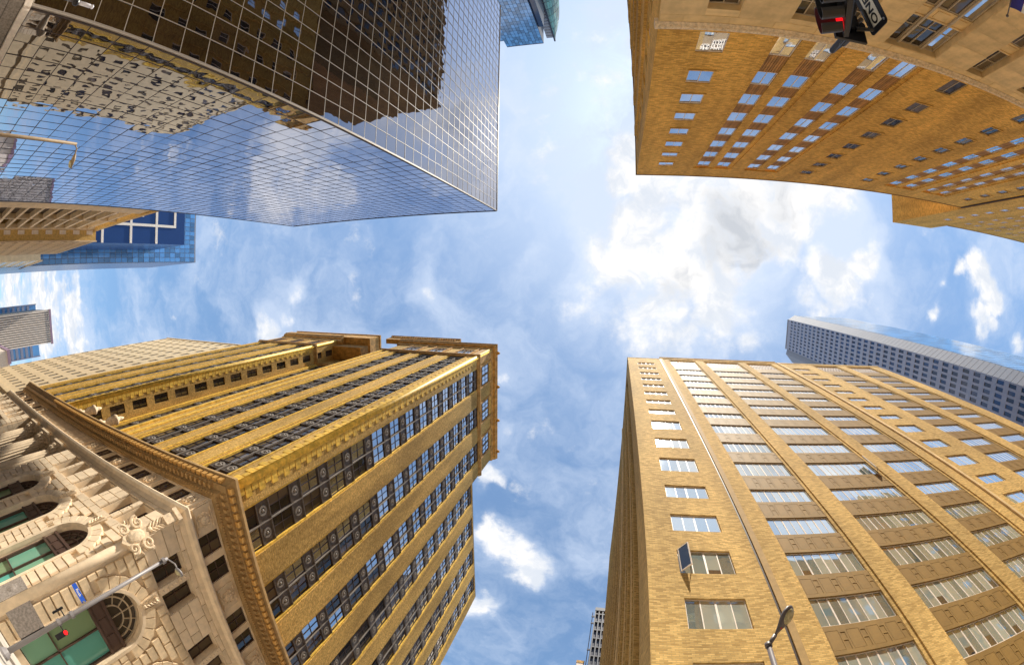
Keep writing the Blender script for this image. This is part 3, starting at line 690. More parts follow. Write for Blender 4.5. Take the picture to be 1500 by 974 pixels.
def rosette(r):
    m2 = MB().ring(r * .62, r, -.06, .02, 0, 2 * math.pi, 14)
    m2.blob((0, -.02, 0), (r * .36, .10, r * .36), n=8, k=4)
    for i in range(6):
        a = math.pi / 3 * i; m2.blob((r * .5 * math.cos(a), 0, r * .5 * math.sin(a)), (r * .15, .05, r * .15), n=5, k=3)
    return m2.mesh('rosette', 'bronze_light')
def shaft_bay(f, a, b, ztop, near=True, zlow=ZS0):
    """one bay of the shaft: a pair of windows to each floor, rosette spandrels between, a slender mullion up the middle"""
    j = .20; a2, b2 = a + j, b - j; mid = (a2 + b2) / 2; hw = (b2 - a2) / 2 - .06
    for x in (a, b - j): f.put('bay_jamb', cached(('jamb', ztop, zlow, j), lambda: MB().box(0, j, .08, .6, zlow, ztop).mesh('bay_jamb', 'gold_tile')), x, 0, 0)
    for k, z in enumerate([zlow - .8] + SPZ):
        if z > ztop - .3: break
        h = 1.25 if k else 2.2
        if k == 0: z = zlow - 1.0; h = .9
        elif z + h > ztop: h = ztop - z
        for x in (a2, mid + .06):
            sp = f.put('spandrel', cached(('rsp', round(hw, 3), round(h, 2)), lambda: rosette_panel(hw, h)), x, .22, z)
            if k and h > 1:
                link('rosette', cached('ros', lambda: rosette(.42)), sp, (hw / 2, 0, h / 2))
                if near: link('ledge', cached(('led', round(hw, 3)), lambda: MB().box(0, hw, -.10, .04, 0, .07).mesh('ledge', 'bronze')), sp, (0, 0, h))
        zt = min((SPZ[k] if k < len(SPZ) else ztop), ztop); zb = z + h + (.07 if k else 0)
        if zt - zb < .8: continue
        for x in (a2, mid + .06):
            add_window(f, x, x + hw, zb, zt, .34, 2, 'dark_frame', 'dark_glass' if f is not fR else 'warm_glass' if (k < 5 and random.random() < .75) else 'blue_glass', .07, .06, split=near, hb=(.5,), jit=.01)
    f.put('mullion', cached(('cm', zlow, ztop), lambda: MB().box(-.05, .05, .14, .6, zlow - .5, ztop).mesh('mullion', 'bronze_light')), mid, 0, 0)
# shaft walls
fR.put('wall', wall_mesh(13.4, 36.0, ZS0, 77.0, [(a, b, ZS0 - 1, ZS1) for a, b in RB], .62).mesh('wall', 'gold_brick'))
fR.put('wall', wall_mesh(36.0, 62.8, ZS0, ZLOW, [(a, b, ZS0 - 1, ZLOW - .5) for a, b in RB], .62).mesh('wall', 'gold_brick'))
mb = wall_mesh(-42.9, -23.4, ZS0, 77.0, [(a, b, ZS0 - 1, ZS1) for a, b in LB], .62)
fL.put('wall', mb.mesh('wall', 'gold_brick'))
mb = MB(); bodybox(mb, C, -42.9, -24.4, 14.4, 36, GZ, 76.5); bodybox(mb, C, -42.8, -24.4, 36, 62.7, GZ, ZLOW - .4); bodybox(mb, C, -76.9, -60.9, 14.4, 62, GZ, 76.5); bodybox(mb, C, -61, -42.8, 18.3, 62, GZ, 74)
link('wall', mb.mesh('wall', 'dark_frame'), C)
link('roof', bodybox(MB(), C, -42.9, -23.4, 36.0, 62.8, ZLOW - .3, ZLOW).mesh('roof', 'roofing'), C)
for i, (a, b) in enumerate(RB): shaft_bay(fR, a, b, ZS1 if i < 3 else ZLOW - .5, near=i < 3)
for i, (a, b) in enumerate(LB): shaft_bay(fL, a, b, ZS1, near=i < 2)
for a, b in LB:                                                                      # thin ribs on the faces of the piers
    for x in (a - .28, b + .12): fL.put('pier_rib', MB().box(x, x + .16, -.07, .02, ZS0, ZS1).mesh('pier_rib', 'gold_tile'))
fL.put('pier_rib', MB().box(-42.85, -42.45, -.22, .02, ZS0, ZS1).mesh('pier_rib', 'gold_tile'))
fL.put('pier_rib', MB().box(-41.5, -41.0, -.14, .02, ZS0, ZS1).mesh('pier_rib', 'gold_tile'))
# rounded gold corner with long-and-short quoins
corner = MB().lathe([(.32, ZS0), (.32, 76)], 14, (0, 0)).mesh('corner_roll', 'gold_tile', True)
fL.put('corner_roll', corner, -23.52, .12, 0)
z = 17.0; i = 0
q1 = [MB().box(0, l, -.05, .05, .03, .62).mesh('quoin', 'gold_tile') for l in (.62, .95)]
while z < 67.5:
    fR.put('quoin', q1[i % 2], 13.72, 0, z); fL.put('quoin', q1[i % 2], -23.72 - (.62, .95)[i % 2], 0, z); z += .68; i += 1
# left wing and the light court between
fW = Fac(C, 90, -59.8); fK = Fac(C, 0, 17.4)
fL.put('wall', wall_mesh(-77.0, -59.8, ZS0, 77.0, [(a, b, ZS0 - 1, ZS1) for a, b in WB], .62).mesh('wall', 'gold_brick'))
cw = [(19.9 + FH * k, 22.3 + FH * k) for k in range(-1, 15)]
fW.put('wall', wall_mesh(13.4, 17.4, ZS0, 77.0, [(15.05, 16.35) + r for r in cw if r[1] < 76], .3).mesh('wall', 'gold_brick'))
for r in cw:
    if r[1] < 76: add_window(fW, 15.05, 16.35, r[0], r[1], .24, 2, 'dark_frame', 'dark_glass', .06, .06, hb=(.5,), split=True)
mb = wall_mesh(-59.8, -42.9, ZS0, 77.0, [(-59.0, -55.6, ZS0 - 1, ZS1), (-54, -50.6, ZS0 - 1, ZS1), (-49, -45.6, ZS0 - 1, ZS1)], .62)
fK.put('wall', mb.mesh('wall', 'gold_brick'))
shaft_bay(fK, -59.0, -55.6, ZS1, near=False)
for a, b in WB: shaft_bay(fL, a, b, ZS1, near=False)
fL.put('corner_roll', MB().lathe([(.30, ZS0), (.30, 76)], 12, (0, 0)).mesh('corner_roll', 'gold_tile', True), -59.95, .12, 0)
z = 17.0; i = 0
while z < 67.5:
    fW.put('quoin', q1[i % 2], 13.68, 0, z); fL.put('quoin', q1[i % 2], -60.12 - (.62, .95)[i % 2], 0, z); z += .68; i += 1
for x in (-64.6, -66.5, -70.3, -72.3, -76.4): fL.put('pier_rib', MB().box(x, x + .22, -.10, .02, ZS0, ZS1).mesh('pier_rib', 'gold_tile'))
fK.put('pier_rib', MB().box(-59.7, -59.1, -.12, .02, ZS0, ZS1).mesh('pier_rib', 'gold_tile'))
fK.put('pier_rib', MB().box(-55.5, -54.7, -.12, .02, ZS0, ZS1).mesh('pier_rib', 'gold_tile'))
# band below the attic, attic windows and crowning cornice
def ledge(f, u0, u1, prof, mat, name): f.put(name, MB().profile(prof, u0, u1).mesh(name, mat))
def wrap(root, prof, xl, yr, mat, name, xc=-23.4, yc=13.4):
    """a moulding that runs along the wall towards -y and turns the corner on to the wall towards +x, mitred"""
    n = len(prof); L = root.location; vs = []
    for x, y, sx_, sy_ in ((xl, yc, 0, 1), (xc, yc, -1, 1), (xc, yr, -1, 0)):
        for d, z in prof: vs.append((x + sx_ * d - L.x, y + sy_ * d - L.y, z - L.z))
    fs = [tuple(range(n)), tuple(reversed(range(2 * n, 3 * n)))]
    for k in (0, n): fs += [(k + i, k + i + n, k + (i + 1) % n + n, k + (i + 1) % n) for i in range(n)]
    link(name, MB().add(vs, fs).mesh(name, mat), root)
BP = [(.05, 68.0), (.05, 68.75), (-.42, 68.75), (-.42, 68.5), (-.25, 68.3), (-.08, 68.0)]
TP = [(.3, 75.9), (.3, 77.7), (-.95, 77.7), (-1.0, 77.45), (-.8, 77.2), (-.7, 76.8), (-.3, 76.6), (-.2, 76.1), (-.05, 75.9)]
for prof, ov, nm in ((BP, .42, 'string_course'), (TP, .98, 'crown_cornice')):
    wrap(C, prof, -42.9 - ov, 36.0 + ov * .4, 'gold_terracotta', nm)
    ledge(fL, -77.0, -59.8 + ov, prof, 'gold_terracotta', nm); ledge(fW, 13.41, 17.4, prof, 'gold_terracotta', nm); ledge(fK, -59.79, -42.9, prof, 'gold_terracotta', nm)
def attic_bay(f, a, b):
    f.put('attic_window_surround', MB().box(a, b, -.10, .02, 70.0, 70.35).box(a, b, -.12, .02, 74.4, 74.8).box(a - .1, a + .2, -.2, .02, 68.8, 75.8).box(b - .2, b + .1, -.2, .02, 68.8, 75.8).mesh('attic_window_surround', 'gold_terracotta'))
    m = (a + b) / 2
    for x0, x1 in ((a + .35, m - .12), (m + .12, b - .35)): add_window(f, x0, x1, 70.6, 74.2, -.02, 2, 'dark_frame', 'blue_glass', .07, .06, hb=(.5,), split=False)
    for i in range(4): f.put('attic_baluster_band', cached(('abb', round(b - a, 2)), lambda: MB().box(.3, b - a - .3, -.06, .02, 0, .16).mesh('attic_baluster_band', 'gold_tile')), a, 0, 74.95 + .24 * i)
for a, b in RB[:3]: attic_bay(fR, a, b)
for a, b in LB + WB: attic_bay(fL, a, b)
fL.put('corner_pier', MB().box(-24.9, -23.25, -.15, .02, 68.8, 75.9).mesh('corner_pier', 'gold_terracotta')); fR.put('corner_pier', MB().box(13.26, 14.9, -.15, .02, 68.8, 75.9).mesh('corner_pier', 'gold_terracotta'))
dm = MB().box(0, .32, -.62, 0, 0, .36).mesh('modillion', 'gold_terracotta')
for i in range(28): fR.put('modillion', dm, 13.6 + .8 * i, -.05, 76.72)
for i in range(24): fL.put('modillion', dm, -42.6 + .8 * i, -.05, 76.72)
for y in (14.2, 21.0, 28.0, 34.8):
    fR.put('lion_head', cached('lion', lambda: MB().blob((0, 0, 0), (.34, .30, .36), n=8, k=6).blob((0, -.22, -.08), (.18, .2, .16), n=6, k=4).mesh('lion_head', 'gold_terracotta', True)), y, -1.12, 77.5)
m2 = MB().profile([(.2, 77.7), (.2, 80.6), (-1.2, 80.6), (-1.25, 80.2), (-.9, 79.9), (-.8, 77.7)], -47.6, -31.2)
for i in range(28): m2.box(-47.2 + .55 * i, -46.9 + .55 * i, -1.12, -.8, 79.3, 79.8)
fL.put('parapet_pediment', m2.mesh('parapet_pediment', 'gold_terracotta'))
fW.put('parapet_pier', MB().box(13.2, 14.4, -.4, .8, 77.7, 79.6).mesh('parapet_pier', 'gold_terracotta'))
fW.put('parapet_pier', MB().box(16.2, 17.3, -.4, .8, 77.7, 79.9).mesh('parapet_pier', 'gold_terracotta'))
fL.put('attic_screen', MB().box(-59.78, -51.8, -.70, 4.6, 77.72, 81.6).box(-59.78, -51.6, -.9, 4.7, 81.6, 82.1).box(-59.78, -52.2, .9, 3.9, 74.5, 77.72).mesh('attic_screen', 'gold_terracotta'))
fL.put('attic_parapet', MB().box(-76.9, -59.8, -.68, .2, 77.72, 81.5).box(-77.1, -59.8, -.88, .3, 81.5, 82.0).mesh('attic_parapet', 'gold_terracotta'))
fL.put('parapet_pier', MB().box(-76.9, -60.2, -.95, -.69, 77.72, 79.3).mesh('parapet_pier', 'gold_terracotta'))
# ---- the stone base of the ornate block
ZL0, ZL1 = 11.9, 12.75                                                               # the lower string course
def xcent(b): return (b[0] + b[1]) / 2
AR = [(xcent(b), 1.95, 5.35, -1.2) for b in RB[:4]]                                   # arches towards +x
AL = [(xcent(b), 1.72, 5.35, -1.2) for b in LB]; AW = [(xcent(b), 1.6, 5.35, -1.2) for b in WB]
def pairs(bs, hw=.78, gap=.28): return [(xcent(b) + s * (gap + hw) - hw, xcent(b) + s * (gap + hw) + hw) for b in bs for s in (-1, 1)]
def base_face(f, u0, u1, bs, arcs, name):
    pw = pairs(bs)
    rects = [(a, b, 9.1, 11.45) for a, b in pw] + [(a, b, 13.0, 14.75) for a, b in pw]
    f.put('wall', wall_mesh(u0, u1, GZ, 12.2, [q for q in rects if q[2] < 12], .75, d0=.06, arches=arcs).mesh('wall', 'warm_stone'))
    f.put('frieze_wall', wall_mesh(u0, u1, 12.2, ZS0, [q for q in rects if q[2] > 12], .30, d0=.06).mesh('frieze_wall', 'warm_stone'))
    for a, b in pw:
        for z0, z1 in ((9.1, 11.45), (13.0, 14.75)): add_window(f, a, b, z0, z1, .66 if z0 < 12 else .26, 2, 'brown_frame', 'dark_glass' if f is fR else 'warm_glass', .07, .06, hb=(.5,), jit=.01)
    for c in [xcent(b) for b in bs]:                                                  # carved pier between the paired windows
        m2 = MB().box(-.20, .20, -.04, .3, 9.0, 11.5)
        f.put('carved_mullion', m2.mesh('carved_mullion', 'carved_stone'), c, 0, 0)
        for i in range(6): f.put('carving', cached('carv', lambda: MB().blob((0, 0, 0), (.11, .06, .13), n=6, k=4).mesh('carving', 'carved_stone')), c, -.06, 9.25 + .38 * i)
    return rects
rR = base_face(fR, 13.4, 40.0, RB[:4], AR, 'x'); rL = base_face(fL, -42.5, -23.4, LB, AL, 'y'); rW = base_face(fL, -77.0, -58.6, WB, AW, 'w')
CS = [-1.7, -1.0, -.34, .32, .98, 1.64, 2.30, 2.96, 3.62, 4.28, 4.94, 5.60, 6.26, 6.92, 7.58, 8.24, 8.95]
CT = [8.95, 9.75, 10.6, 11.5, 11.9]
VR = 3.0
slabs(fR, 13.95, 40.0, CS, rR, 1.25, 'rough_stone', .07, .13, .2, 'stone_block', [(c, r, s, f_, VR) for c, r, s, f_ in AR], cap=150, near=True, chamfer=.035)
slabs(fR, 13.45, 40.0, CT, rR, 1.5, 'warm_stone', .04, .07, .2, 'stone_block', cap=60, near=True, chamfer=.01)
slabs(fL, -42.5, -23.95, CS, rL, 1.25, 'warm_stone', .07, .12, .2, 'stone_block', [(c, r, s, f_, VR - .3) for c, r, s, f_ in AL], cap=75, near=True, chamfer=.02)
slabs(fL, -42.5, -23.5, CT, rL, 1.3, 'warm_stone', .06, .09, .2, 'stone_block', cap=50, near=True, chamfer=.01)
slabs(fL, -77, -58.6, CS + CT[1:], rW, 1.4, 'warm_stone', .08, .11, .2, 'stone_block', [(c, r, s, f_, VR - .4) for c, r, s, f_ in AW], cap=40, near=True)
for c, r, s, f_ in AR[:3]: voussoirs(fR, c, s, r + .22, VR - .1, 11, 'rough_stone', .07, .12)
for c, r, s, f_ in AL: voussoirs(fL, c, s, r + .2, VR - .4, 11, 'warm_stone', .07, .12)
def arch_window(f, c, r, sp, lit):
    m2 = MB().ring(r - .02, r + .22, -.16, .1, 0, math.pi, 24)
    m2.box(-r - .22, -r + .02, -.16, .1, -6.6, 0).box(r - .02, r + .22, -.16, .1, -6.6, 0)
    f.put('arch_moulding', m2.mesh('arch_moulding', 'warm_stone'), c, 0, sp)
    m3 = MB().ring(r - .16, r - .02, .34, .6, 0, math.pi, 20).ring(r * .70, r * .75, .40, .52, 0, math.pi, 18).ring(r * .42, r * .46, .40, .52, 0, math.pi, 14)
    for k in range(1, 6):
        a = math.pi * k / 6; m3.prism([(r * .44 * math.cos(a) - .025 * math.sin(a), r * .44 * math.sin(a) + .025 * math.cos(a)), (r * .44 * math.cos(a) + .025 * math.sin(a), r * .44 * math.sin(a) - .025 * math.cos(a)),
            (r * .98 * math.cos(a) + .025 * math.sin(a), r * .98 * math.sin(a) - .025 * math.cos(a)), (r * .98 * math.cos(a) - .025 * math.sin(a), r * .98 * math.sin(a) + .025 * math.cos(a))], .41, .51)
    m3.box(-.025, .025, .41, .51, -.1, r * .44)
    o = f.put('arch_window', m3.mesh('arch_window', 'tan_frame' if f is fR else 'brown_frame'), c, 0, sp)
    n = 16; P = [(r * math.cos(math.pi * k / n), r * math.sin(math.pi * k / n)) for k in range(n + 1)]
    link('pane', MB().prism(P, .50, .54).mesh('pane', 'dark_glass'), o)
    tr = MB().box(-r + .02, r - .02, .20, .6, -1.15, -.02).box(-r, r, .12, .6, -.26, -.05).box(-r, r, .14, .6, -1.2, -1.05)
    for k in range(3): tr.box(-r + .25 + k * (2 * r - .3) / 3, -r + .05 + (k + 1) * (2 * r - .3) / 3, .16, .22, -.92, -.38)
    f.put('transom', tr.mesh('transom', 'brown_frame'), c, 0, sp)
    w2 = MB().box(-r, -r + .14, .25, .6, -6.5, -1.2).box(r - .14, r, .25, .6, -6.5, -1.2).box(-.05, .05, .3, .6, -6.5, -1.2).box(-r, r, .3, .58, -4.35, -4.25)
    o = f.put('shop_window', w2.mesh('shop_window', 'brown_frame'), c, 0, sp)
    for x in (-r + .14, .05):
        for z0, z1 in ((-6.5, -4.35), (-4.25, -1.2)): link('pane', MB().box(x, x + r - .19, .44, .48, z0, z1).mesh('pane', 'teal_glass'), o)
for c, r, s, f_ in AR[:3]: arch_window(fR, c, r, s, 0)
for c, r, s, f_ in AL + AW: arch_window(fL, c, r, s, 1)
def scroll(mb, c, r0, r1, a0, turns, y, th, sgn=1):
    pts = []; n = int(16 * turns)
    for i in range(n + 1):
        t = i / n; r = r0 + (r1 - r0) * t; a = a0 + sgn * 2 * math.pi * turns * t
        pts.append((c[0] + r * math.cos(a), y, c[1] + r * math.sin(a)))
    mb.tube(pts, [th * (1 - .45 * i / n) for i in range(n + 1)], 6)
def leaf(mb, x, z, ang, l, w_, y):
    ca, sa = math.cos(ang), math.sin(ang)
    def P(u, v, yy): return (x + u * ca - v * sa, yy, z + u * sa + v * ca)
    q = [P(0, 0, y), P(l * .35, w_, y + .01), P(l * .7, w_ * .8, y), P(l, 0, y - .06), P(l * .7, -w_ * .8, y), P(l * .35, -w_, y + .01), P(l * .5, 0, y - .09)]
    mb.add(q, [(0, 6, 1), (1, 6, 2), (2, 6, 3), (3, 6, 4), (4, 6, 5), (5, 6, 0)])
def leaf_spray(mb, x, z0, z1, w_, y):
    n = 5
    for i in range(n):
        z = z0 + (z1 - z0) * i / n
        for s in (-1, 1): leaf(mb, x, z, math.pi / 2 - s * .75, w_ * 1.15, w_ * .22, y)
    leaf(mb, x, z1 - .3, math.pi / 2, w_ * 1.2, w_ * .25, y - .02); mb.blob((x, y - .02, z0 + .05), (w_ * .35, .10, w_ * .4), n=8, k=5)
for f, arcs in ((fR, AR[:3]), (fL, AL)):
    for c, r, s, f_ in arcs:                                                          # carved keystone above each arch
        m2 = MB().prism([(-.22, 0), (.22, 0), (.40, 1.35), (-.40, 1.35)], -.22, .06)
        leaf_spray(m2, 0, .10, 1.20, .34, -.22)
        f.put('keystone', m2.mesh('keystone', 'carved_stone'), c, 0, s + r + .12)
# string course, frieze, crowning cornice of the base
SP_ = [(.1, ZL0), (.1, ZL1), (-.42, ZL1), (-.48, ZL1 - .12), (-.42, ZL1 - .35), (-.2, ZL1 - .5), (-.12, ZL0)]
CP_ = [(.1, 14.85), (.1, 16.55), (-1.0, 16.55), (-1.05, 16.3), (-.85, 16.0), (-.72, 15.75), (-.72, 15.6), (-.35, 15.45), (-.28, 15.1), (-.10, 14.85)]
wrap(C, SP_, -77, 62, 'warm_stone', 'string_course')
wrap(C, CP_, -77, 62.8, 'cornice_stone', 'cornice')
fR.put('wall', wall_mesh(40, 62.8, GZ, ZS0, [], .1).mesh('wall', 'warm_stone'))
dent = MB().box(0, .24, -.34, 0, 0, .30).mesh('dentil', 'cornice_stone'); egg = MB().box(0, .40, -.30, 0, 0, .34).mesh('block_ornament', 'gold_terracotta')
bead = MB().blob((0, 0, 0), (.10, .09, .12), n=6, k=4).mesh('bead', 'cornice_stone')
for i in range(62):
    fL.put('dentil', dent, -24.0 - .55 * i - .2, -.34, 15.28)
    if i < 48: fR.put('dentil', dent, 13.2 + .55 * i, -.34, 15.28)
for i in range(60):
    fL.put('block_ornament', egg, -23.6 - .62 * i, -.70, 15.74)
    if i < 42: fR.put('block_ornament', egg, 12.9 + .62 * i, -.70, 15.74)
for i in range(110):
    if i < 70: fL.put('bead', bead, -23.5 - .30 * i, -.26, 15.02)
    fR.put('bead', bead, 13.4 + .23 * i, -.26, 15.02)
# cartouches in the frieze and the big one at the corner
def cartouche(s):
    m2 = MB().prism([(-.55 * s, -.5 * s), (0, -.72 * s), (.55 * s, -.5 * s), (.68 * s, 0), (.5 * s, .55 * s), (0, .70 * s), (-.5 * s, .55 * s), (-.68 * s, 0)], -.10, .02)
    m2.blob((0, -.12, 0), (.40 * s, .12, .46 * s), n=10, k=6)
    for k in range(10):
        a = 2 * math.pi * k / 10; m2.blob((.58 * s * math.cos(a), -.12, .58 * s * math.sin(a)), (.13 * s, .07, .13 * s), n=5, k=4)
    return m2.mesh('cartouche', 'carved_stone')
ct = cartouche(.78)
for y in [14.45] + [(RB[i][1] + RB[i + 1][0]) / 2 for i in range(4)]:
    o = fR.put('frieze_panel', cached('fp', lambda: MB().box(-.95, .95, -.06, .02, -.72, .72).mesh('frieze_panel', 'warm_stone')), y, .04, 13.85); link('cartouche', ct, o, (0, -.05, 0))
    for s in (-1, 1): link('moulding', cached('fm', lambda: MB().box(-.7, .7, -.1, 0, -.04, .04).mesh('moulding', 'carved_stone')), o, (0, -.05, .62 * s))
for x in [-24.5] + [(LB[i][0] + LB[i + 1][1]) / 2 for i in range(2)] + [-41.2, -60, -65.4, -71.2]:
    o = fL.put('frieze_panel', cached('fp2', lambda: MB().box(-.8, .8, -.06, .02, -.72, .72).mesh('frieze_panel', 'warm_stone')), x, .04, 13.85); link('cartouche', ct, o, (0, -.05, 0))
m2 = MB().lathe([(.30, GZ), (.30, 8.9), (.24, 9.0), (.24, 11.9)], 16)
fL.put('corner_roll', m2.mesh('corner_roll', 'warm_stone', True), -23.52, .1, 0)
m2 = MB()
m2.prism([(-.62, .1), (-.5, -.5), (0, -.95), (.5, -.5), (.62, .1), (.58, .75), (0, .95), (-.58, .75)], -.30, .3)
m2.blob((0, -.28, .05), (.42, .16, .60), n=14, k=8)
for sg in (-1, 1):
    scroll(m2, (sg * .66, .55), .40, .08, math.pi / 2 - sg * 1.2, 1.5, -.30, .13, -sg); scroll(m2, (sg * .60, -.45), .34, .07, -math.pi / 2 + sg * .9, 1.4, -.28, .11, sg)
    for i in range(4): leaf(m2, sg * .75, -.2 + .22 * i, math.pi / 2 - sg * (1.3 - .2 * i), .42, .12, -.22)
leaf_spray(m2, 0, 1.0, 2.3, .46, -.26)
m2.prism([(-.24, .9), (.24, .9), (.3, 2.3), (-.3, 2.3)], -.22, .3)
m2.box(-.30, .30, -.40, .3, 2.2, 3.0).box(-.42, .42, -.48, .3, 3.0, 3.3)
o = fL.put('corner_cartouche', m2.mesh('corner_cartouche', 'carved_stone'), -23.42, -.05, 8.75); o.rotation_euler = (0, 0, R_(45))
fR.put('granite_plinth', MB().box(13.5, 15.3, -.16, .1, -.75, 1.05).mesh('granite_plinth', 'granite'))
fL.put('granite_plinth', MB().box(-25.2, -23.75, -.14, .1, -.9, 1.3).blob((-24.5, -.14, .4), (.35, .06, .35), n=12, k=5).mesh('granite_plinth', 'granite'))
# the portico of fluted columns
fP = Fac(C, 0, 16.2)
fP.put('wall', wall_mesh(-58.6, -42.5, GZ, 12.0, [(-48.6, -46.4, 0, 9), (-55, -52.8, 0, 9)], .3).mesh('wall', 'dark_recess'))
fC1 = Fac(C, 90, -58.6); fC1.put('wall', MB().box(13.5, 16.2, 0, .3, GZ, 12).mesh('wall', 'warm_stone'))
slabs(fC1, 13.5, 16.2, CS + CT[1:], [], 1.3, 'warm_stone', .05, .07, .15, 'stone_block', cap=30)
fP.put('ceiling_slab', MB().box(-58.6, -42.5, -2.7, .3, 11.62, 11.88).mesh('ceiling_slab', 'warm_stone'))
fL.put('frieze_wall', MB().box(-58.6, -42.5, .06, .5, 11.9, ZS0).mesh('frieze_wall', 'warm_stone'))
for i in range(36): fL.put('flute_ornament', cached('fluteo', lambda: MB().box(0, .22, -.05, .1, 13.2, 14.6).mesh('flute_ornament', 'warm_stone')), -58.4 + .44 * i, 0, 0)
colm = MB().lathe([(1.15, GZ), (1.15, -.9), (1.0, -.6), (.92, -.3), (.92, 3), (.86, 7), (.78, 10.1)], 40, flute=.085).mesh('column', 'warm_stone')
capm = MB().lathe([(.80, 10.1), (.88, 10.15), (.80, 10.25), (.84, 10.6), (1.0, 11.1), (1.2, 11.35)], 20).box(-1.2, 1.2, -1.2, 1.2, 11.35, 11.62)
for k in range(16):
    for z, rr in ((10.55, .92), (10.95, 1.02)):
        a = 2 * math.pi * (k + (z > 10.7) * .5) / 16; capm.blob((rr * math.cos(a), rr * math.sin(a), z), (.16, .16, .26), n=6, k=4)
capm = capm.mesh('capital', 'carved_stone')
for x in (-45.3, -50.4, -55.6):
    o = fL.put('column', colm, x, .95, 0); link('capital', capm, o)
urn = MB().lathe([(.5, 16.5), (.5, 16.9), (.26, 17.05), (.26, 17.5), (.44, 17.8), (.48, 18.4), (.58, 18.55), (.52, 18.75), (.22, 18.95), (.24, 19.2), (.06, 19.6)], 14).mesh('urn', 'carved_stone', True)
for x in (-45.8, -52.2): fL.put('urn', urn, x, -.45, 0)

# ------------------------------------------------------------------ cream hotel beside the ornate block
Hh = thing('cream_building', 'plain cream stone block with rows of small dark windows beyond the ornate gold brick block', 'building', (-93, 35, GZ))
fH = Fac(Hh, 0, 13.4)
HX0, HX1, HZ = -108.5, -77.02, 62.3
wr = []
for j in range(10):
    x = HX0 + .35 + 3.17 * j
    for k in range(13): wr.append((x, x + 1.3, 14.5 + 3.75 * k, 16.5 + 3.75 * k))
mb = wall_mesh(HX0, HX1, GZ, HZ, wr, .16)
mb.box(HX0 + .02, HX1 - .02, .9, 40, GZ, HZ - .1); fH.put('wall', mb.mesh('wall', 'cream_stone'))
for x0, x1, z0, z1 in wr[:300]:
    o = fH.put('window', cached('hwin', lambda: window_mesh(1.3, 2.0, [], [(1.0, .06)], .06, .05, 0, .02).mesh('window', 'dark_frame')), x0, .11, z0)
    link('pane', cached('hpane', lambda: MB().box(.02, 1.28, 0, .02, .02, 1.98).mesh('pane', 'dark_glass')), o, (0, -.02, 0))
fH.put('string_course', MB().box(HX0 - .1, HX1, -.3, .1, 11.9, 12.7).mesh('string_course', 'cream_stone'))
fH.put('parapet', MB().box(HX0 - .1, HX1, -.15, .3, HZ, HZ + .5).mesh('parapet', 'cream_stone'))

# ------------------------------------------------------------------ concrete-framed car park down the street
E = thing('parking_garage', 'tan concrete parking garage with deep dark openings between its frame beams', 'parking garage', (-93, -30, GZ))
fE = Fac(E, 180, -14.0); U = fE.u
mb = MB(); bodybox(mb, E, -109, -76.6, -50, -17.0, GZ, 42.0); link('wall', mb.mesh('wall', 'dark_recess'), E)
bay = 3.1
for k in range(13):
    z = 3.2 + 3.05 * k
    fE.put('beam', cached('ebeam', lambda: MB().box(0, 31.0, .0, .9, 0, .55).mesh('beam', 'garage_concrete')), 77.0, 0, z)
    fE.put('guard_rail', cached('eguard', lambda: MB().box(5.6, 31.0, .5, .6, 0, .14).mesh('guard_rail', 'garage_concrete')), 77.0, .2, z + 1.3)
for x0, x1 in ((77.0, 82.6), (94.3, 94.75), (107.2, 108.4)): fE.put('column', MB().box(x0, x1, -.06, .9, GZ, 42.6).mesh('column', 'garage_concrete'))
fE.put('parapet', MB().box(76.8, 108.6, -.3, .6, 41.9, 43.0).mesh('parapet', 'stucco'))
fEx = Fac(E, 90, -108.4)
bodybox_m = MB(); bodybox(bodybox_m, E, -140, -108.45, -40, -11.3, GZ, 42.6); link('wing', bodybox_m.mesh('wing', 'stucco'), E)
for k in range(11):
    z = 4.0 + 3.6 * k
    fEx.put('window', cached('ew', lambda: window_mesh(.9, 1.7, [], [(.85, .06)], .07, .05).box(.05, .85, .0, .03, .05, 1.65).mesh('window', 'white_frame')), -13.7, -.02, z)
fEx.put('corner_trim', MB().box(-11.5, -11.2, -.12, .2, GZ, 42.8).box(-14.0, -13.8, -.1, .2, GZ, 42.8).mesh('corner_trim', 'garage_concrete'))
fE2 = Fac(E, 180, -11.25)
for j in range(12): fE2.put('facade_rib', cached('erib', lambda: MB().box(0, .5, -.25, .2, GZ, 41.5).mesh('facade_rib', 'garage_concrete')), 108.6 + 2.7 * j, 0, 0)
for k in range(13): fE2.put('facade_band', cached('eband', lambda: MB().box(0, 31, -.12, .2, 0, .9).mesh('facade_band', 'brown_brick')), 108.5, 0, 2 + 3.2 * k)
E3 = thing('low_block', 'far tan block with small windows at the end of the garage row', 'building', (-190, -25, GZ))
mb = MB(); bodybox(mb, E3, -215, -172, -40, -11.6, GZ, 44.5); link('wall', mb.mesh('wall', 'cream_stone'), E3)
f3 = Fac(E3, 180, -11.6)
for j in range(14):
    for k in range(10): f3.put('window', cached('w3', lambda: MB().box(0, 1.3, -.05, .1, 0, 1.9).mesh('window', 'dark_glass')), 173.2 + 3.0 * j, 0, 6 + 3.9 * k)
f3.put('roof_edge', MB().box(171.9, 215, -.3, .2, 44.5, 45.3).mesh('roof_edge', 'garage_concrete'))

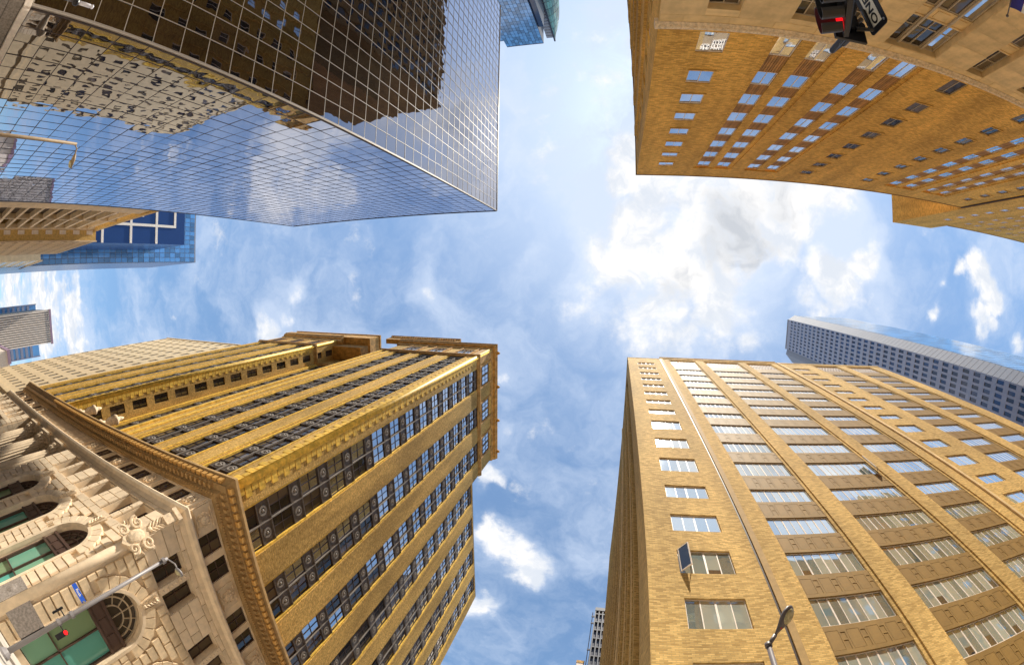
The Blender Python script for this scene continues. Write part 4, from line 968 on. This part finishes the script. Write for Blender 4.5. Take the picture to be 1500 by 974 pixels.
# ------------------------------------------------------------------ blue glass tower beyond the garage
F = thing('blue_tower', 'blue glass tower with a navy front panel framed in cream lines, above the garage', 'tower', (-225, -30, GZ))
fF = Fac(F, 90, -200.0)
mb = MB(); bodybox(mb, F, -250, -200.4, -56, -11.5, GZ, 134.6); link('wall', mb.mesh('wall', 'navy_panel'), F)
mb = MB(); W0 = 2.2
for j in range(20):
    for k in range(44): mb.box(-55.6 + W0 * j, -55.6 + W0 * j + W0 - .25, 0, .3, 2 + 3.0 * k, 4.75 + 3.0 * k)
o = fF.put('pane', mb.mesh('pane', 'sky_glass')); o['kind'] = 'stuff'
fF.put('frame_grid', MB().box(-56, -11.5, .12, .3, GZ, 134.6).mesh('frame_grid', 'tower_steel'))
mb = MB(); bodybox(mb, F, -199.6, -170, -60, -17.2, GZ, 108.4); link('front_block', mb.mesh('front_block', 'navy_panel'), F)
fF2 = Fac(F, 90, -170.0)
for z in (69.5, 82.2, 94.2): fF2.put('cream_line', MB().box(-32, -17.3, -.3, .05, z - .5, z + .5).mesh('cream_line', 'frame_cream'))
for z in (57, 45, 33): fF2.put('cream_line', MB().box(-32, -17.3, -.3, .05, z - .4, z + .4).mesh('cream_line', 'frame_cream'))
fF2.put('cream_line', MB().box(-25.0, -24.0, -.34, .06, 20, 103.8).mesh('cream_line', 'frame_cream'))
fF2.put('cream_line', MB().box(-40, -24.0, -.32, .06, 102.8, 103.8).mesh('cream_line', 'frame_cream'))
for y in (-28.0, -30.2): fF2.put('cream_line', MB().box(y - .3, y + .3, -.28, .06, 69.5, 88).mesh('cream_line', 'frame_cream'))

# ------------------------------------------------------------------ striped tower and its blue neighbour at the far left
G = thing('striped_tower', 'far square tower clad in pale vertical fins with dark gaps', 'tower', (-215, 12, GZ))
mb = MB(); bodybox(mb, G, -230, -200.4, 5.9, 18.7, GZ, 54.8); link('wall', mb.mesh('wall', 'fin_dark'), G)
fG = Fac(G, 90, -200.0)
for j in range(15): fG.put('fin', cached('gf', lambda: MB().box(0, .52, -.35, .5, GZ, 54.9).mesh('fin', 'fin_cream')), 6.15 + .86 * j, 0, 0)
fG.put('edge_panel', MB().box(5.7, 6.1, -.4, .5, GZ, 55.2).mesh('edge_panel', 'fin_cream'))
fG.put('roof_edge', MB().box(5.6, 19.2, -.6, .5, 54.9, 55.8).mesh('roof_edge', 'purple_edge'))
G2 = thing('blue_banded_tower', 'far block with blue glazing behind white bands, half hidden by the striped tower', 'tower', (-275, 16, GZ))
mb = MB(); bodybox(mb, G2, -300, -260.4, 4.2, 30.2, GZ, 63.6); link('wall', mb.mesh('wall', 'sky_glass'), G2)
fG2 = Fac(G2, 90, -260.0)
for k in range(20): fG2.put('white_band', cached('g2', lambda: MB().box(4.1, 30.3, -.2, .5, 0, 1.5).mesh('white_band', 'tower_white')), 0, 0, 1 + 3.0 * k)
for y in (4.1, 30.0): fG2.put('corner_trim', MB().box(y - .2, y + .3, -.3, .5, GZ, 63.8).mesh('corner_trim', 'tower_white'))
G3 = thing('low_wing', 'pale roof corner with a purple edge below the striped tower', 'building', (-150, 16, GZ))
mb = MB(); bodybox(mb, G3, -170, -150, 14.2, 20, GZ, 25.8); link('wall', mb.mesh('wall', 'fin_cream'), G3)
mb = MB(); bodybox(mb, G3, -170.2, -149.7, 14.0, 14.2, 25, 26.5); bodybox(mb, G3, -150.0, -149.6, 14.2, 18.0, 25.2, 26.3); link('roof_edge', mb.mesh('roof_edge', 'purple_edge'), G3)

# ------------------------------------------------------------------ pale tower with square windows, right
K = thing('white_tower', 'very tall pale grey tower with square dark windows behind the tan office block', 'tower', (100, 24, GZ))
X0, YA, YB, HT = 83.0, 14.1, 27.9, 197.3
poly = [(X0 + .6, YA), (X0 + .6, YB), (X0 + .2, YB + 2.4), (X0 + 4, 34.2), (114, 34.2), (114, 12.0), (86.2, 12.0)]
mb = MB(); L = K.location; mb.zprism([(x - L.x, y - L.y) for x, y in poly], 0, HT - GZ); link('wall', mb.mesh('wall', 'tower_steel'), K)
fK2 = Fac(K, 270, X0); NW = 10; pit = (YB - YA) / NW
FZ = 4.0; wins = []
for k in range(48):
    for j in range(NW): wins.append((-YB + pit * j + .26, -YB + pit * (j + 1) - .30, 3.5 + FZ * k, 3.5 + FZ * k + 2.35))
fK2.put('facade_grid', wall_mesh(-YB, -YA, GZ, HT, wins, .28).mesh('facade_grid', 'tower_white'))
sel = sorted(wins, key=lambda q: abs(q[2] - 70))
pm = MB().box(0, pit - .56, .2, .27, 0, 2.35).mesh('window', 'tower_glass')
rest = MB()
for i, q in enumerate(sel):
    if i < 300: fK2.put('window', pm, q[0], 0, q[2])
    else: rest.box(q[0], q[1], .2, .27, q[2], q[3])
o = fK2.put('window', rest.mesh('windows', 'tower_glass')); o['kind'] = 'stuff'
for k in range(97):   # joints of the bevelled corner
    z = 3.5 + 2.0 * k; mb = MB()
    a, b = Vector((X0 - .02, YA, 0)), Vector((86.18, 11.98, 0)); n = Vector((-.55, -.83, 0)).normalized() * .05
    P = [(a + n), (b + n), (b - n * 4), (a - n * 4)]
    if k == 0: bev = MB().zprism([(p.x - a.x, p.y - a.y) for p in P], .06, 1.94).mesh('corner_panel', 'tower_steel')
    link('corner_panel', bev, K, a - K.location + Vector((0, 0, z)))
fK3 = Fac(K, 0, 11.96); mb = MB()
for j in range(9):
    for k in range(64): mb.box(86.4 + 3.05 * j, 86.4 + 3.05 * j + 2.85, -.06, .02, 4 + 3.0 * k, 6.7 + 3.0 * k)
o = fK3.put('pane', mb.mesh('panes', 'sky_glass')); o['kind'] = 'stuff'
fK2.put('roof_edge', MB().box(-YB, -YA, -.2, .3, HT, HT + .7).mesh('roof_edge', 'tower_steel'))

# ------------------------------------------------------------------ blue towers beyond the mirror-glass tower
P1 = thing('distant_blue_tower', 'distant blue glass slab with a stepped roof, its grid of panes catching a cloud', 'tower', (-45, -135, GZ))
mb = MB(); bodybox(mb, P1, -53.2, -34.4, -150, -120.4, GZ, 194.6); bodybox(mb, P1, -75, -53.2, -150, -121, GZ, 189); bodybox(mb, P1, -34.4, -31.9, -152, -122, GZ, 181.5)
link('wall', mb.mesh('wall', 'dark_steel'), P1)
f1 = Fac(P1, 180, -120.0); mb = MB()
for j in range(11):
    for k in range(72): mb.box(34.5 + 1.7 * j, 34.5 + 1.7 * j + 1.55, 0, .35, -1 + 2.7 * k, 1.55 + 2.7 * k)
o = f1.put('pane', mb.mesh('panes', 'sky_glass')); o['kind'] = 'stuff'
mb = MB()
for j in range(12):
    for k in range(70): mb.box(53.4 + 1.7 * j, 53.4 + 1.7 * j + 1.55, .6, .95, -1 + 2.7 * k, 1.55 + 2.7 * k)
o = f1.put('pane', mb.mesh('panes', 'sky_glass')); o['kind'] = 'stuff'
o = f1.put('side_glazing', MB().box(31.9, 34.4, 1.7, 1.95, GZ, 181).mesh('side_glazing', 'tower_glass'))
P2 = thing('curved_green_tower', 'distant green glass tower with a curved face and a pale banded corner', 'tower', (-25, -160, GZ))
mb = MB(); bodybox(mb, P2, -36.0, -32.0, -165, -135.3, GZ, 213.0); link('wall', mb.mesh('wall', 'tower_steel'), P2)
f2 = Fac(P2, 180, -135.0)
for k in range(74): f2.put('band', cached('p2b', lambda: MB().box(0, 3.9, 0, .3, 0, 2.2).mesh('band', 'tower_steel')), 32.0, 0, -1 + 2.9 * k)
# curved face, bulging towards the street as it comes down
mb = MB(); cols = []
def bul(z): t = max(0, min(1, (216 - z) / 150)); return -31.6 + 16 * (t ** .55)
for k in range(36):
    z0, z1 = 216 - 6 * (k + 1), 216 - 6 * k
    for i in range(6):
        a0, a1 = i / 6, (i + 1) / 6
        def P(a, z): x1 = bul(z); return (-31.6 + (x1 + 31.6) * a + .02, -135.2 - 6 * a * a, z)
        g0, g1 = .04, .96; q = [(P(a0 + (a1 - a0) * g0, z0 + .35)), P(a0 + (a1 - a0) * g1, z0 + .35), P(a0 + (a1 - a0) * g1, z1), P(a0 + (a1 - a0) * g0, z1)]
        mb.add([tuple(Vector(v) - P2.location) for v in q], [(3, 2, 1, 0)])
o = link('pane', mb.mesh('panes', 'green_glass'), P2); o['kind'] = 'stuff'
mb = MB()
for k in range(36):
    z0, z1 = 216 - 6 * (k + 1), 216 - 6 * k
    mb.add([tuple(Vector(v) - P2.location) for v in ((-32, -135.5, z0), (bul(z0), -141.6, z0), (bul(z1), -141.6, z1), (-32, -135.5, z1), (-32, -165, z0), (bul(z0), -165, z0), (bul(z1), -165, z1), (-32, -165, z1))], [(3, 2, 1, 0), (1, 2, 6, 5), (2, 3, 7, 6), (3, 0, 4, 7)])
link('curved_wall', mb.mesh('curved_wall', 'tower_white'), P2)
mb = MB(); bodybox(mb, P2, -32.3, -31.5, -136, -134.6, GZ, 216.5); link('corner_fin', mb.mesh('corner_fin', 'dark_steel'), P2)

# ------------------------------------------------------------------ brown tower hidden behind the orange brick block, seen only in the mirror glass
Q = thing('brown_tower', 'dark brown tower seen only as a reflection in the mirror glass tower', 'tower', (40, -75, GZ))
mb = MB(); bodybox(mb, Q, 6.4, 40, -95, -53.5, GZ, 115.5); bodybox(mb, Q, 8.2, 40, -53.4, -43.0, GZ, 84); link('wall', mb.mesh('wall', 'brown_brick'), Q)
fQ = Fac(Q, 270, 6.4)
for j in range(14): fQ.put('pier', cached('qp', lambda: MB().box(0, .8, -.4, .1, GZ, 115.6).mesh('pier', 'brown_brick')), 53.6 + 3 * j, 0, 0)
for k in range(30): fQ.put('window_band', cached('qb', lambda: MB().box(53.6, 94.9, -.05, .1, 0, 1.9).mesh('window_band', 'dark_glass')), 0, 0, 3 + 3.7 * k)

# ------------------------------------------------------------------ dark tower behind the office block, bottom
N = thing('dark_tower', 'dark gridded tower with a mast down its edge, peeping past the tan office block', 'tower', (10, 110, GZ))
mb = MB(); bodybox(mb, N, 1.3, 25, 100.4, 130, GZ, 105.6); link('wall', mb.mesh('wall', 'dark_steel'), N)
fN = Fac(N, 0, 100.0)
for j in range(11): fN.put('rib', cached('nr', lambda: MB().box(0, .35, -.3, .5, GZ, 105).mesh('rib', 'grid_grey')), 1.2 + 1.15 * j, 0, 0)
for k in range(30): fN.put('band', cached('nb', lambda: MB().box(1.2, 14, -.15, .5, 0, .4).mesh('band', 'grid_grey')), 0, 0, 2 + 3.5 * k)
fN.put('roof_louvre', MB().box(1.2, 14, -.4, .6, 105, 106.4).mesh('roof_louvre', 'grid_grey'))
fN.put('side_mast', MB().tube([(.55, -.2, GZ), (.55, -.2, 104)], .13, 6).mesh('side_mast', 'dark_steel'))
for z in (77, 88, 99, 102): fN.put('mast_bracket', MB().box(.3, 1.2, -.35, 0, z, z + .5).mesh('mast_bracket', 'dark_steel'))
N2 = thing('brick_gable', 'small pale sunlit block low beside the dark tower', 'building', (-1, 120, GZ))
mb = MB(); bodybox(mb, N2, -2.2, .1, 112, 125, GZ, 93); link('wall', mb.mesh('wall', 'fin_cream'), N2)
mb = MB(); bodybox(mb, N2, -2.3, .15, 111.9, 125, 93, 94); link('cornice', mb.mesh('cornice', 'gold_terracotta'), N2)

# ------------------------------------------------------------------ street furniture
def text_mesh(txt, size, mat):
    c = bpy.data.curves.new('lettering', 'FONT'); c.body = txt; c.size = size; c.extrude = .002; c.align_x = 'CENTER'; c.align_y = 'CENTER'
    c.materials.append(MAT[mat]); return c
def oriented(o, right, up, pos, parent):
    """local x -> right, local z -> up, local -y -> towards the viewer"""
    r = Vector(right).normalized(); u = Vector(up).normalized(); y = u.cross(r)
    m_ = Matrix((r, y, u)).transposed().to_4x4(); m_.translation = Vector(pos) - parent.location; o.matrix_local = m_
def letters(txt, size, mat, parent, loc, bold=0.0):
    c = text_mesh(txt, size, mat); c.offset = bold
    tmp = bpy.data.objects.new('lettering_source', c); col.objects.link(tmp); dg = bpy.context.evaluated_depsgraph_get(); dg.update()
    me = bpy.data.meshes.new_from_object(tmp.evaluated_get(dg)); bpy.data.objects.remove(tmp)
    o = link('lettering', me, parent, loc); o.rotation_euler = (R_(90), 0, 0); return o
# traffic signal hanging over the corner, upper right
sx, sy, sz = 1.965, -2.25, 3.11
Sg = thing('traffic_signal', 'black traffic signal head with its red lamp lit beside the one way sign', 'traffic signal', (sx, sy, GZ))
fwd = Vector((-.93, -.05, 0)).normalized(); rt = Vector((0, 0, 1)).cross(fwd)
def signal_head(root, pos, fwd, lit, s=1.0, hood=True, up=(0, 0, 1)):
    """a three-lamp head: housing, lamps and hoods; fwd is where it shines"""
    rgt = Vector(up).cross(fwd)
    mbh = MB(); mbh.zprism([(-.165 * s, 0), (.165 * s, 0), (.165 * s, .03 * s), (.09 * s, .10 * s), (-.09 * s, .10 * s), (-.165 * s, .03 * s)], -.96 * s, .03 * s)
    for k in range(3): mbh.box(-.17 * s, .17 * s, -.02 * s, .05 * s, (-.30 - .33 * k) * s, (.03 - .33 * k) * s)
    h = link('housing', mbh.mesh('housing', 'signal_black'), root); oriented(h, rgt, up, pos, root)
    for k in range(3):
        n = 20; z = (-.135 - .33 * k) * s; r = .145 * s
        lens = MB().prism([(r * math.cos(2 * math.pi * i / n), r * math.sin(2 * math.pi * i / n)) for i in range(n)], -.045 * s, -.02 * s)
        link('lamp_lens', lens.mesh('lamp_lens', 'red_signal' if lit == k else 'signal_black'), h, (0, 0, z))
        if hood:
            v = MB(); m_ = 22; a0, a1 = R_(-48), R_(228)
            for i in range(m_):
                t0, t1 = a0 + (a1 - a0) * i / m_, a0 + (a1 - a0) * (i + 1) / m_
                for ra, mi, fl in ((.165 * s, 0, 1), (.157 * s, 1, -1)):
                    L0 = .30 * s; q = [(ra * math.cos(t0), -.02, ra * math.sin(t0)), (ra * math.cos(t1), -.02, ra * math.sin(t1)), (ra * math.cos(t1), -L0, ra * math.sin(t1)), (ra * math.cos(t0), -L0, ra * math.sin(t0))]
                    v.add(q, [(0, 1, 2, 3)] if fl > 0 else [(3, 2, 1, 0)], mi)
                v.add([(.157 * s * math.cos(t0), -.30 * s, .157 * s * math.sin(t0)), (.165 * s * math.cos(t0), -.30 * s, .165 * s * math.sin(t0)), (.165 * s * math.cos(t1), -.30 * s, .165 * s * math.sin(t1)), (.157 * s * math.cos(t1), -.30 * s, .157 * s * math.sin(t1))], [(0, 1, 2, 3)])
            link('hood', v.mesh('hood', ['signal_black', 'visor_inside' if lit == k else 'signal_black'], True), h, (0, 0, z))
    return h
signal_head(Sg, Vector((sx, sy, sz)), Vector((-.93, .10, .36)).normalized(), 0, .70, up=(.36, 0, .93))
br = MB(); p0 = Vector((sx + .12, sy, sz + .06)) - Sg.location
br.tube([p0, p0 + Vector((0, 0, .40)), p0 + Vector((.14, -.12, .42)), p0 + Vector((.75, -1.2, .42))], .03, 8).tube([p0 + Vector((.12, -.05, -.05)), p0 + Vector((.14, -.10, .40))], .03, 8).box(p0.x - .02, p0.x + .10, p0.y - .16, p0.y - .02, p0.z - .02, p0.z + .20)
br.tube([p0 + Vector((0, 0, .1)), p0 + Vector((.1, -.12, .1)), p0 + Vector((.3, -.3, .2))], .025, 8)
br.box(p0.x - .16, p0.x + .16, p0.y - .10, p0.y + .10, p0.z, p0.z + .035)
link('bracket', br.mesh('bracket', 'signal_black'), Sg)
pb = Vector((sx + .87, sy - 1.20, 0)) - Sg.location
link('pole', MB().tube([(pb.x, pb.y, 0), (pb.x, pb.y, sz - GZ + .7)], .09, 12).mesh('pole', 'pole_dark'), Sg)
# ONE WAY sign carried next to it
Ow = thing('one_way_sign', 'black one way sign with a white arrow, bolted beside the red traffic signal', 'sign', (2.3, -2.3, GZ))
right = Vector((-.23, -.973, 0)); up = Vector((0, 0, 1))
# the near end of the plate is its left end (reader's left)
near_end = Vector((2.32, -2.235, 3.02)); ctr = near_end + right * .455
pl = MB()
def rrect(w_, h_, r, n=5):
    P = []
    for cx, cy, a in ((w_ - r, h_ - r, 0), (-w_ + r, h_ - r, 90), (-w_ + r, -h_ + r, 180), (w_ - r, -h_ + r, 270)):
        for i in range(n + 1): t = R_(a + 90 * i / n); P.append((cx + r * math.cos(t), cy + r * math.sin(t)))
    return P
pl.prism(rrect(.455, .152, .04), 0, .006)
plate = link('plate', pl.mesh('plate', 'sign_black'), Ow); oriented(plate, right, up, ctr, Ow)
link('border', MB().prism(rrect(.453, .150, .04), .0062, .008).mesh('border', 'sign_white'), plate, (0, 0, 0))
ar = MB().prism([(-.40, -.085), (.24, -.085), (.24, -.125), (.415, 0), (.24, .125), (.24, .085), (-.40, .085)], -.003, 0)
link('arrow', ar.mesh('arrow', 'sign_white'), plate)
letters('ONE WAY', .126, 'sign_black', plate, (-.098, -.0045, -.004), .003)
for x in (-.41, .41):
    for z in (-.115, .115): link('bolt', cached('bolt', lambda: MB().prism([(.012 * math.cos(i * .785), .012 * math.sin(i * .785)) for i in range(8)], -.008, 0).mesh('bolt', 'bolt_metal')), plate, (x, 0, z))
arm = MB(); a_ = Vector((sx + .16, sy, sz + .02)); b_ = near_end + up * .08 + right * .06 + Vector((-.02, .03, 0))
arm.tube([a_ - Ow.location, b_ - Ow.location, b_ + right * .2 - Ow.location], .024, 8)
link('arm', arm.mesh('arm', 'signal_black'), Ow)

# signal pole in front of the ornate block, lower left
px_, py_ = -16.4, 10.92
Pm = thing('signal_pole', 'tall pale steel pole topped by a small lamp, before the stone arches', 'street pole', (px_, py_, GZ))
link('base', MB().lathe([(.26, 0), (.26, .12), (.17, .3), (.14, .35)], 14).mesh('base', 'pole_paint'), Pm)
link('shaft', MB().tube([(0, 0, .2), (0, 0, 4.5), (0, 0, 9.0)], [.115, .095, .07], 14).mesh('shaft', 'pole_paint', True), Pm)
for z in (3.05, 3.75): link('clamp', MB().lathe([(.15, z), (.15, z + .16)], 12).mesh('clamp', 'pole_paint'), Pm)
lm = MB().tube([(0, 0, 8.85), (.05, .05, 9.0), (.30, .22, 9.12), (.44, .33, 9.08)], .035, 8).lathe([(.14, 8.7), (.14, 8.84)], 12)
link('lamp_arm', lm.mesh('lamp_arm', 'pole_paint'), Pm)
hd = MB().blob((.62, .46, 9.02), (.27, .20, .10), n=12, k=6); link('lamp_head', hd.mesh('lamp_head', 'pole_paint', True), Pm)
link('lamp_lens', MB().blob((.62, .46, 8.96), (.20, .15, .08), n=12, k=6).mesh('lamp_lens', 'lamp_lens', True), Pm)
vw = Vector((-px_, -py_, 0)).normalized(); sd = Vector((0, 0, 1)).cross(vw)
Ps = thing('pole_signal', 'small black signal with a lit red lamp on the tall pale pole', 'traffic signal', (px_, py_, 1.2))
signal_head(Ps, Vector((px_, py_, 1.52)) + sd * .42 + vw * .12, vw, 0, .62, hood=False)
link('bracket', MB().tube([(0, 0, .2), tuple(sd * .42 + Vector((0, 0, .2)))], .03, 6).mesh('bracket', 'signal_black'), Ps)
Ps2 = thing('dark_signal', 'small unlit black signal clamped to the upper side of the pale pole, facing away', 'traffic signal', (px_, py_, 1.7))
signal_head(Ps2, Vector((px_, py_, 1.92)) - sd * .40 - vw * .05, (vw * -.2 - sd * .98).normalized(), 9, .55, hood=False)
link('bracket', MB().tube([(0, 0, .1), tuple(sd * -.40 + Vector((0, 0, .1)))], .03, 6).mesh('bracket', 'signal_black'), Ps2)
Rk = thing('street_name_sign', 'blue street name sign reading Rusk, standing out from the pale pole', 'sign', (px_, py_, 2.8))
pc = Vector((px_, py_, 2.9)) - sd * .55
pt = link('plate', MB().box(-.39, .39, -.008, .008, -.105, .105).mesh('plate', 'sign_blue'), Rk); oriented(pt, sd, (0, 0, 1), pc, Rk)
letters('Rusk', .16, 'sign_white', pt, (-.02, -.0105, 0), .002)
link('bracket', MB().box(-.60, -.40, -.02, .02, -.05, .05).mesh('bracket', 'bolt_metal'), pt, (.93, 0, 0))
# cobra-head street lamp before the tan office block
lx, ly, lz = 4.12, 7.60, 7.02
Lp = thing('street_lamp', 'grey cobra head street lamp on a slim pole before the tan office block', 'street lamp', (lx, ly, GZ))
link('pole', MB().tube([(0, 0, 0), (0, 0, 4), (0, 0, lz - GZ)], [.11, .085, .065], 12).mesh('pole', 'pole_dark', True), Lp)
link('base', MB().lathe([(.2, 0), (.2, .25), (.12, .4)], 12).mesh('base', 'pole_dark'), Lp)
hz = lz - GZ; dv = Vector((.36, -.30, .42)); dv.normalize()
link('knuckle', MB().lathe([(.085, hz - .05), (.085, hz + .07)], 12).tube([(0, 0, hz), tuple(Vector((0, 0, hz)) + dv * .30)], .055, 10).mesh('knuckle', 'pole_dark', True), Lp)
# head: a flattened teardrop lying along dv, glazed below
sdv = dv.cross(Vector((0, 0, 1))).normalized(); nv = sdv.cross(dv).normalized()
if nv.z > 0: nv = -nv
vs = []; fs = []; prof = [(.0, .05), (.12, .06), (.26, .11), (.42, .18), (.58, .205), (.73, .175), (.82, .10), (.86, .01)]
for t, r in prof:
    for i in range(14):
        a = 2 * math.pi * i / 14; vs.append(Vector((0, 0, hz)) + dv * (.26 + t) + sdv * (r * math.cos(a)) + nv * (r * .45 * math.sin(a)))
for k in range(len(prof) - 1):
    for i in range(14): j = (i + 1) % 14; fs.append((k * 14 + i, k * 14 + j, k * 14 + 14 + j, k * 14 + 14 + i))
fs += [tuple(reversed(range(14))), tuple(range((len(prof) - 1) * 14, len(prof) * 14))]
link('lamp_head', MB().add(vs, fs).mesh('lamp_head', 'pole_dark', True), Lp)
vs = []; c0 = Vector((0, 0, hz)) + dv * (.26 + .57) + nv * .062
for rr, dd in ((1, 0), (.92, .035), (.6, .055)):
    for i in range(18):
        a = 2 * math.pi * i / 18; vs.append(c0 + dv * (.21 * rr * math.cos(a)) + sdv * (.145 * rr * math.sin(a)) + nv * dd)
fs = [(k * 18 + i, k * 18 + (i + 1) % 18, k * 18 + 18 + (i + 1) % 18, k * 18 + 18 + i) for k in range(2) for i in range(18)] + [tuple(range(36, 54))]
link('lamp_lens', MB().add(vs, fs).mesh('lamp_lens', 'lamp_lens', True), Lp)
link('status_light', MB().blob(tuple(Vector((0, 0, hz)) + dv * .50 + nv * .05), (.022, .022, .022), n=8, k=5).mesh('status_light', 'flag_red'), Lp)
# lamp posts at the foot of the mirror-glass tower
q = Vector((-.848, -.530, 0)) * 20.0
Pa = thing('lamp_post', 'white tubular lamp post with a black collar against the dark glass', 'street lamp', (q.x, q.y, GZ))
link('post', MB().tube([(0, 0, 0), (0, 0, 5.45)], .07, 12).mesh('post', 'pole_paint', True), Pa)
link('collar', MB().lathe([(.14, 5.42), (.17, 5.5), (.17, 5.62), (.12, 5.68)], 12).mesh('collar', 'signal_black'), Pa)
link('tube_light', MB().lathe([(.085, 5.66), (.085, 6.25), (.05, 6.32)], 12).blob((0, 0, 6.36), (.1, .1, .07), n=10, k=5).mesh('tube_light', 'bulb_glass', True), Pa)
q = Vector((-.956, -.293, 0)) * 20.6
Pb = thing('bracket_lamp', 'tan lamp post with a drop head hanging from a short bracket before the mirror glass', 'street lamp', (q.x, q.y, GZ))
link('post', MB().tube([(0, 0, 0), (0, 0, 8.1)], [.09, .06], 12).mesh('post', 'lamp_bronze', True), Pb)
link('base', MB().lathe([(.3, 0), (.3, .5), (.16, .7)], 12).mesh('base', 'lamp_bronze'), Pb)
e = Vector((.29, -.956, 0)) * -1
link('bracket', MB().tube([(0, 0, 8.0), tuple(e * .18 + Vector((0, 0, 8.15))), tuple(e * .45 + Vector((0, 0, 8.12)))], .035, 8).mesh('bracket', 'lamp_bronze'), Pb)
link('lamp_head', MB().tube([tuple(e * .40 + Vector((0, 0, 8.14))), tuple(e * .62 + Vector((0, 0, 8.10))), tuple(e * 1.0 + Vector((0, 0, 8.03)))], [.05, .10, .06], 10).mesh('lamp_head', 'lamp_bronze', True), Pb)
link('lamp_lens', MB().blob(tuple(e * .84 + Vector((0, 0, 7.97))), (.1, .18, .06), n=8, k=5).mesh('lamp_lens', 'lamp_lens', True), Pb)
# flag on the limestone base
Fl = thing('flag', 'blue, white and red flag on a dark pole projecting from the limestone wall', 'flag', (15.35, -13.6, 6.5))
tip = Vector((17.2, -12.0, 11.4)); root = Vector((15.35, -13.55, 6.5)); ax = (tip - root).normalized()
link('flagpole', MB().tube([root - Fl.location, tip - Fl.location], [.05, .03], 8).mesh('flagpole', 'pole_dark'), Fl)
link('finial', MB().blob(tuple(tip + ax * .08 - Fl.location), (.07, .07, .10), n=8, k=5).mesh('finial', 'pole_dark', True), Fl)
out_ = Vector((.84, .25, -.35)).normalized()
def cloth(t0, t1, s0, s1, mat, name):
    n, m_ = 10, 6; vs = []; fs = []
    for i in range(n + 1):
        for j in range(m_ + 1):
            t = t0 + (t1 - t0) * i / n; s = s0 + (s1 - s0) * j / m_
            p = tip - ax * (.45 + s) + out_ * t + Vector((0, 0, -.10 * t * t)) + Vector((.25, -.5, .1)) * (.16 * math.sin(4.2 * t + 1.5 * s))
            vs.append(p - Fl.location)
    for i in range(n):
        for j in range(m_): a = i * (m_ + 1) + j; fs.append((a, a + 1, a + m_ + 2, a + m_ + 1))
    link(name, MB().add(vs, fs).mesh(name, mat, True), Fl)
cloth(.02, .62, 0, 1.2, 'flag_blue', 'blue_stripe'); cloth(.62, 1.9, 0, .6, 'flag_white', 'white_stripe'); cloth(.62, 1.9, .6, 1.2, 'flag_red', 'red_stripe')
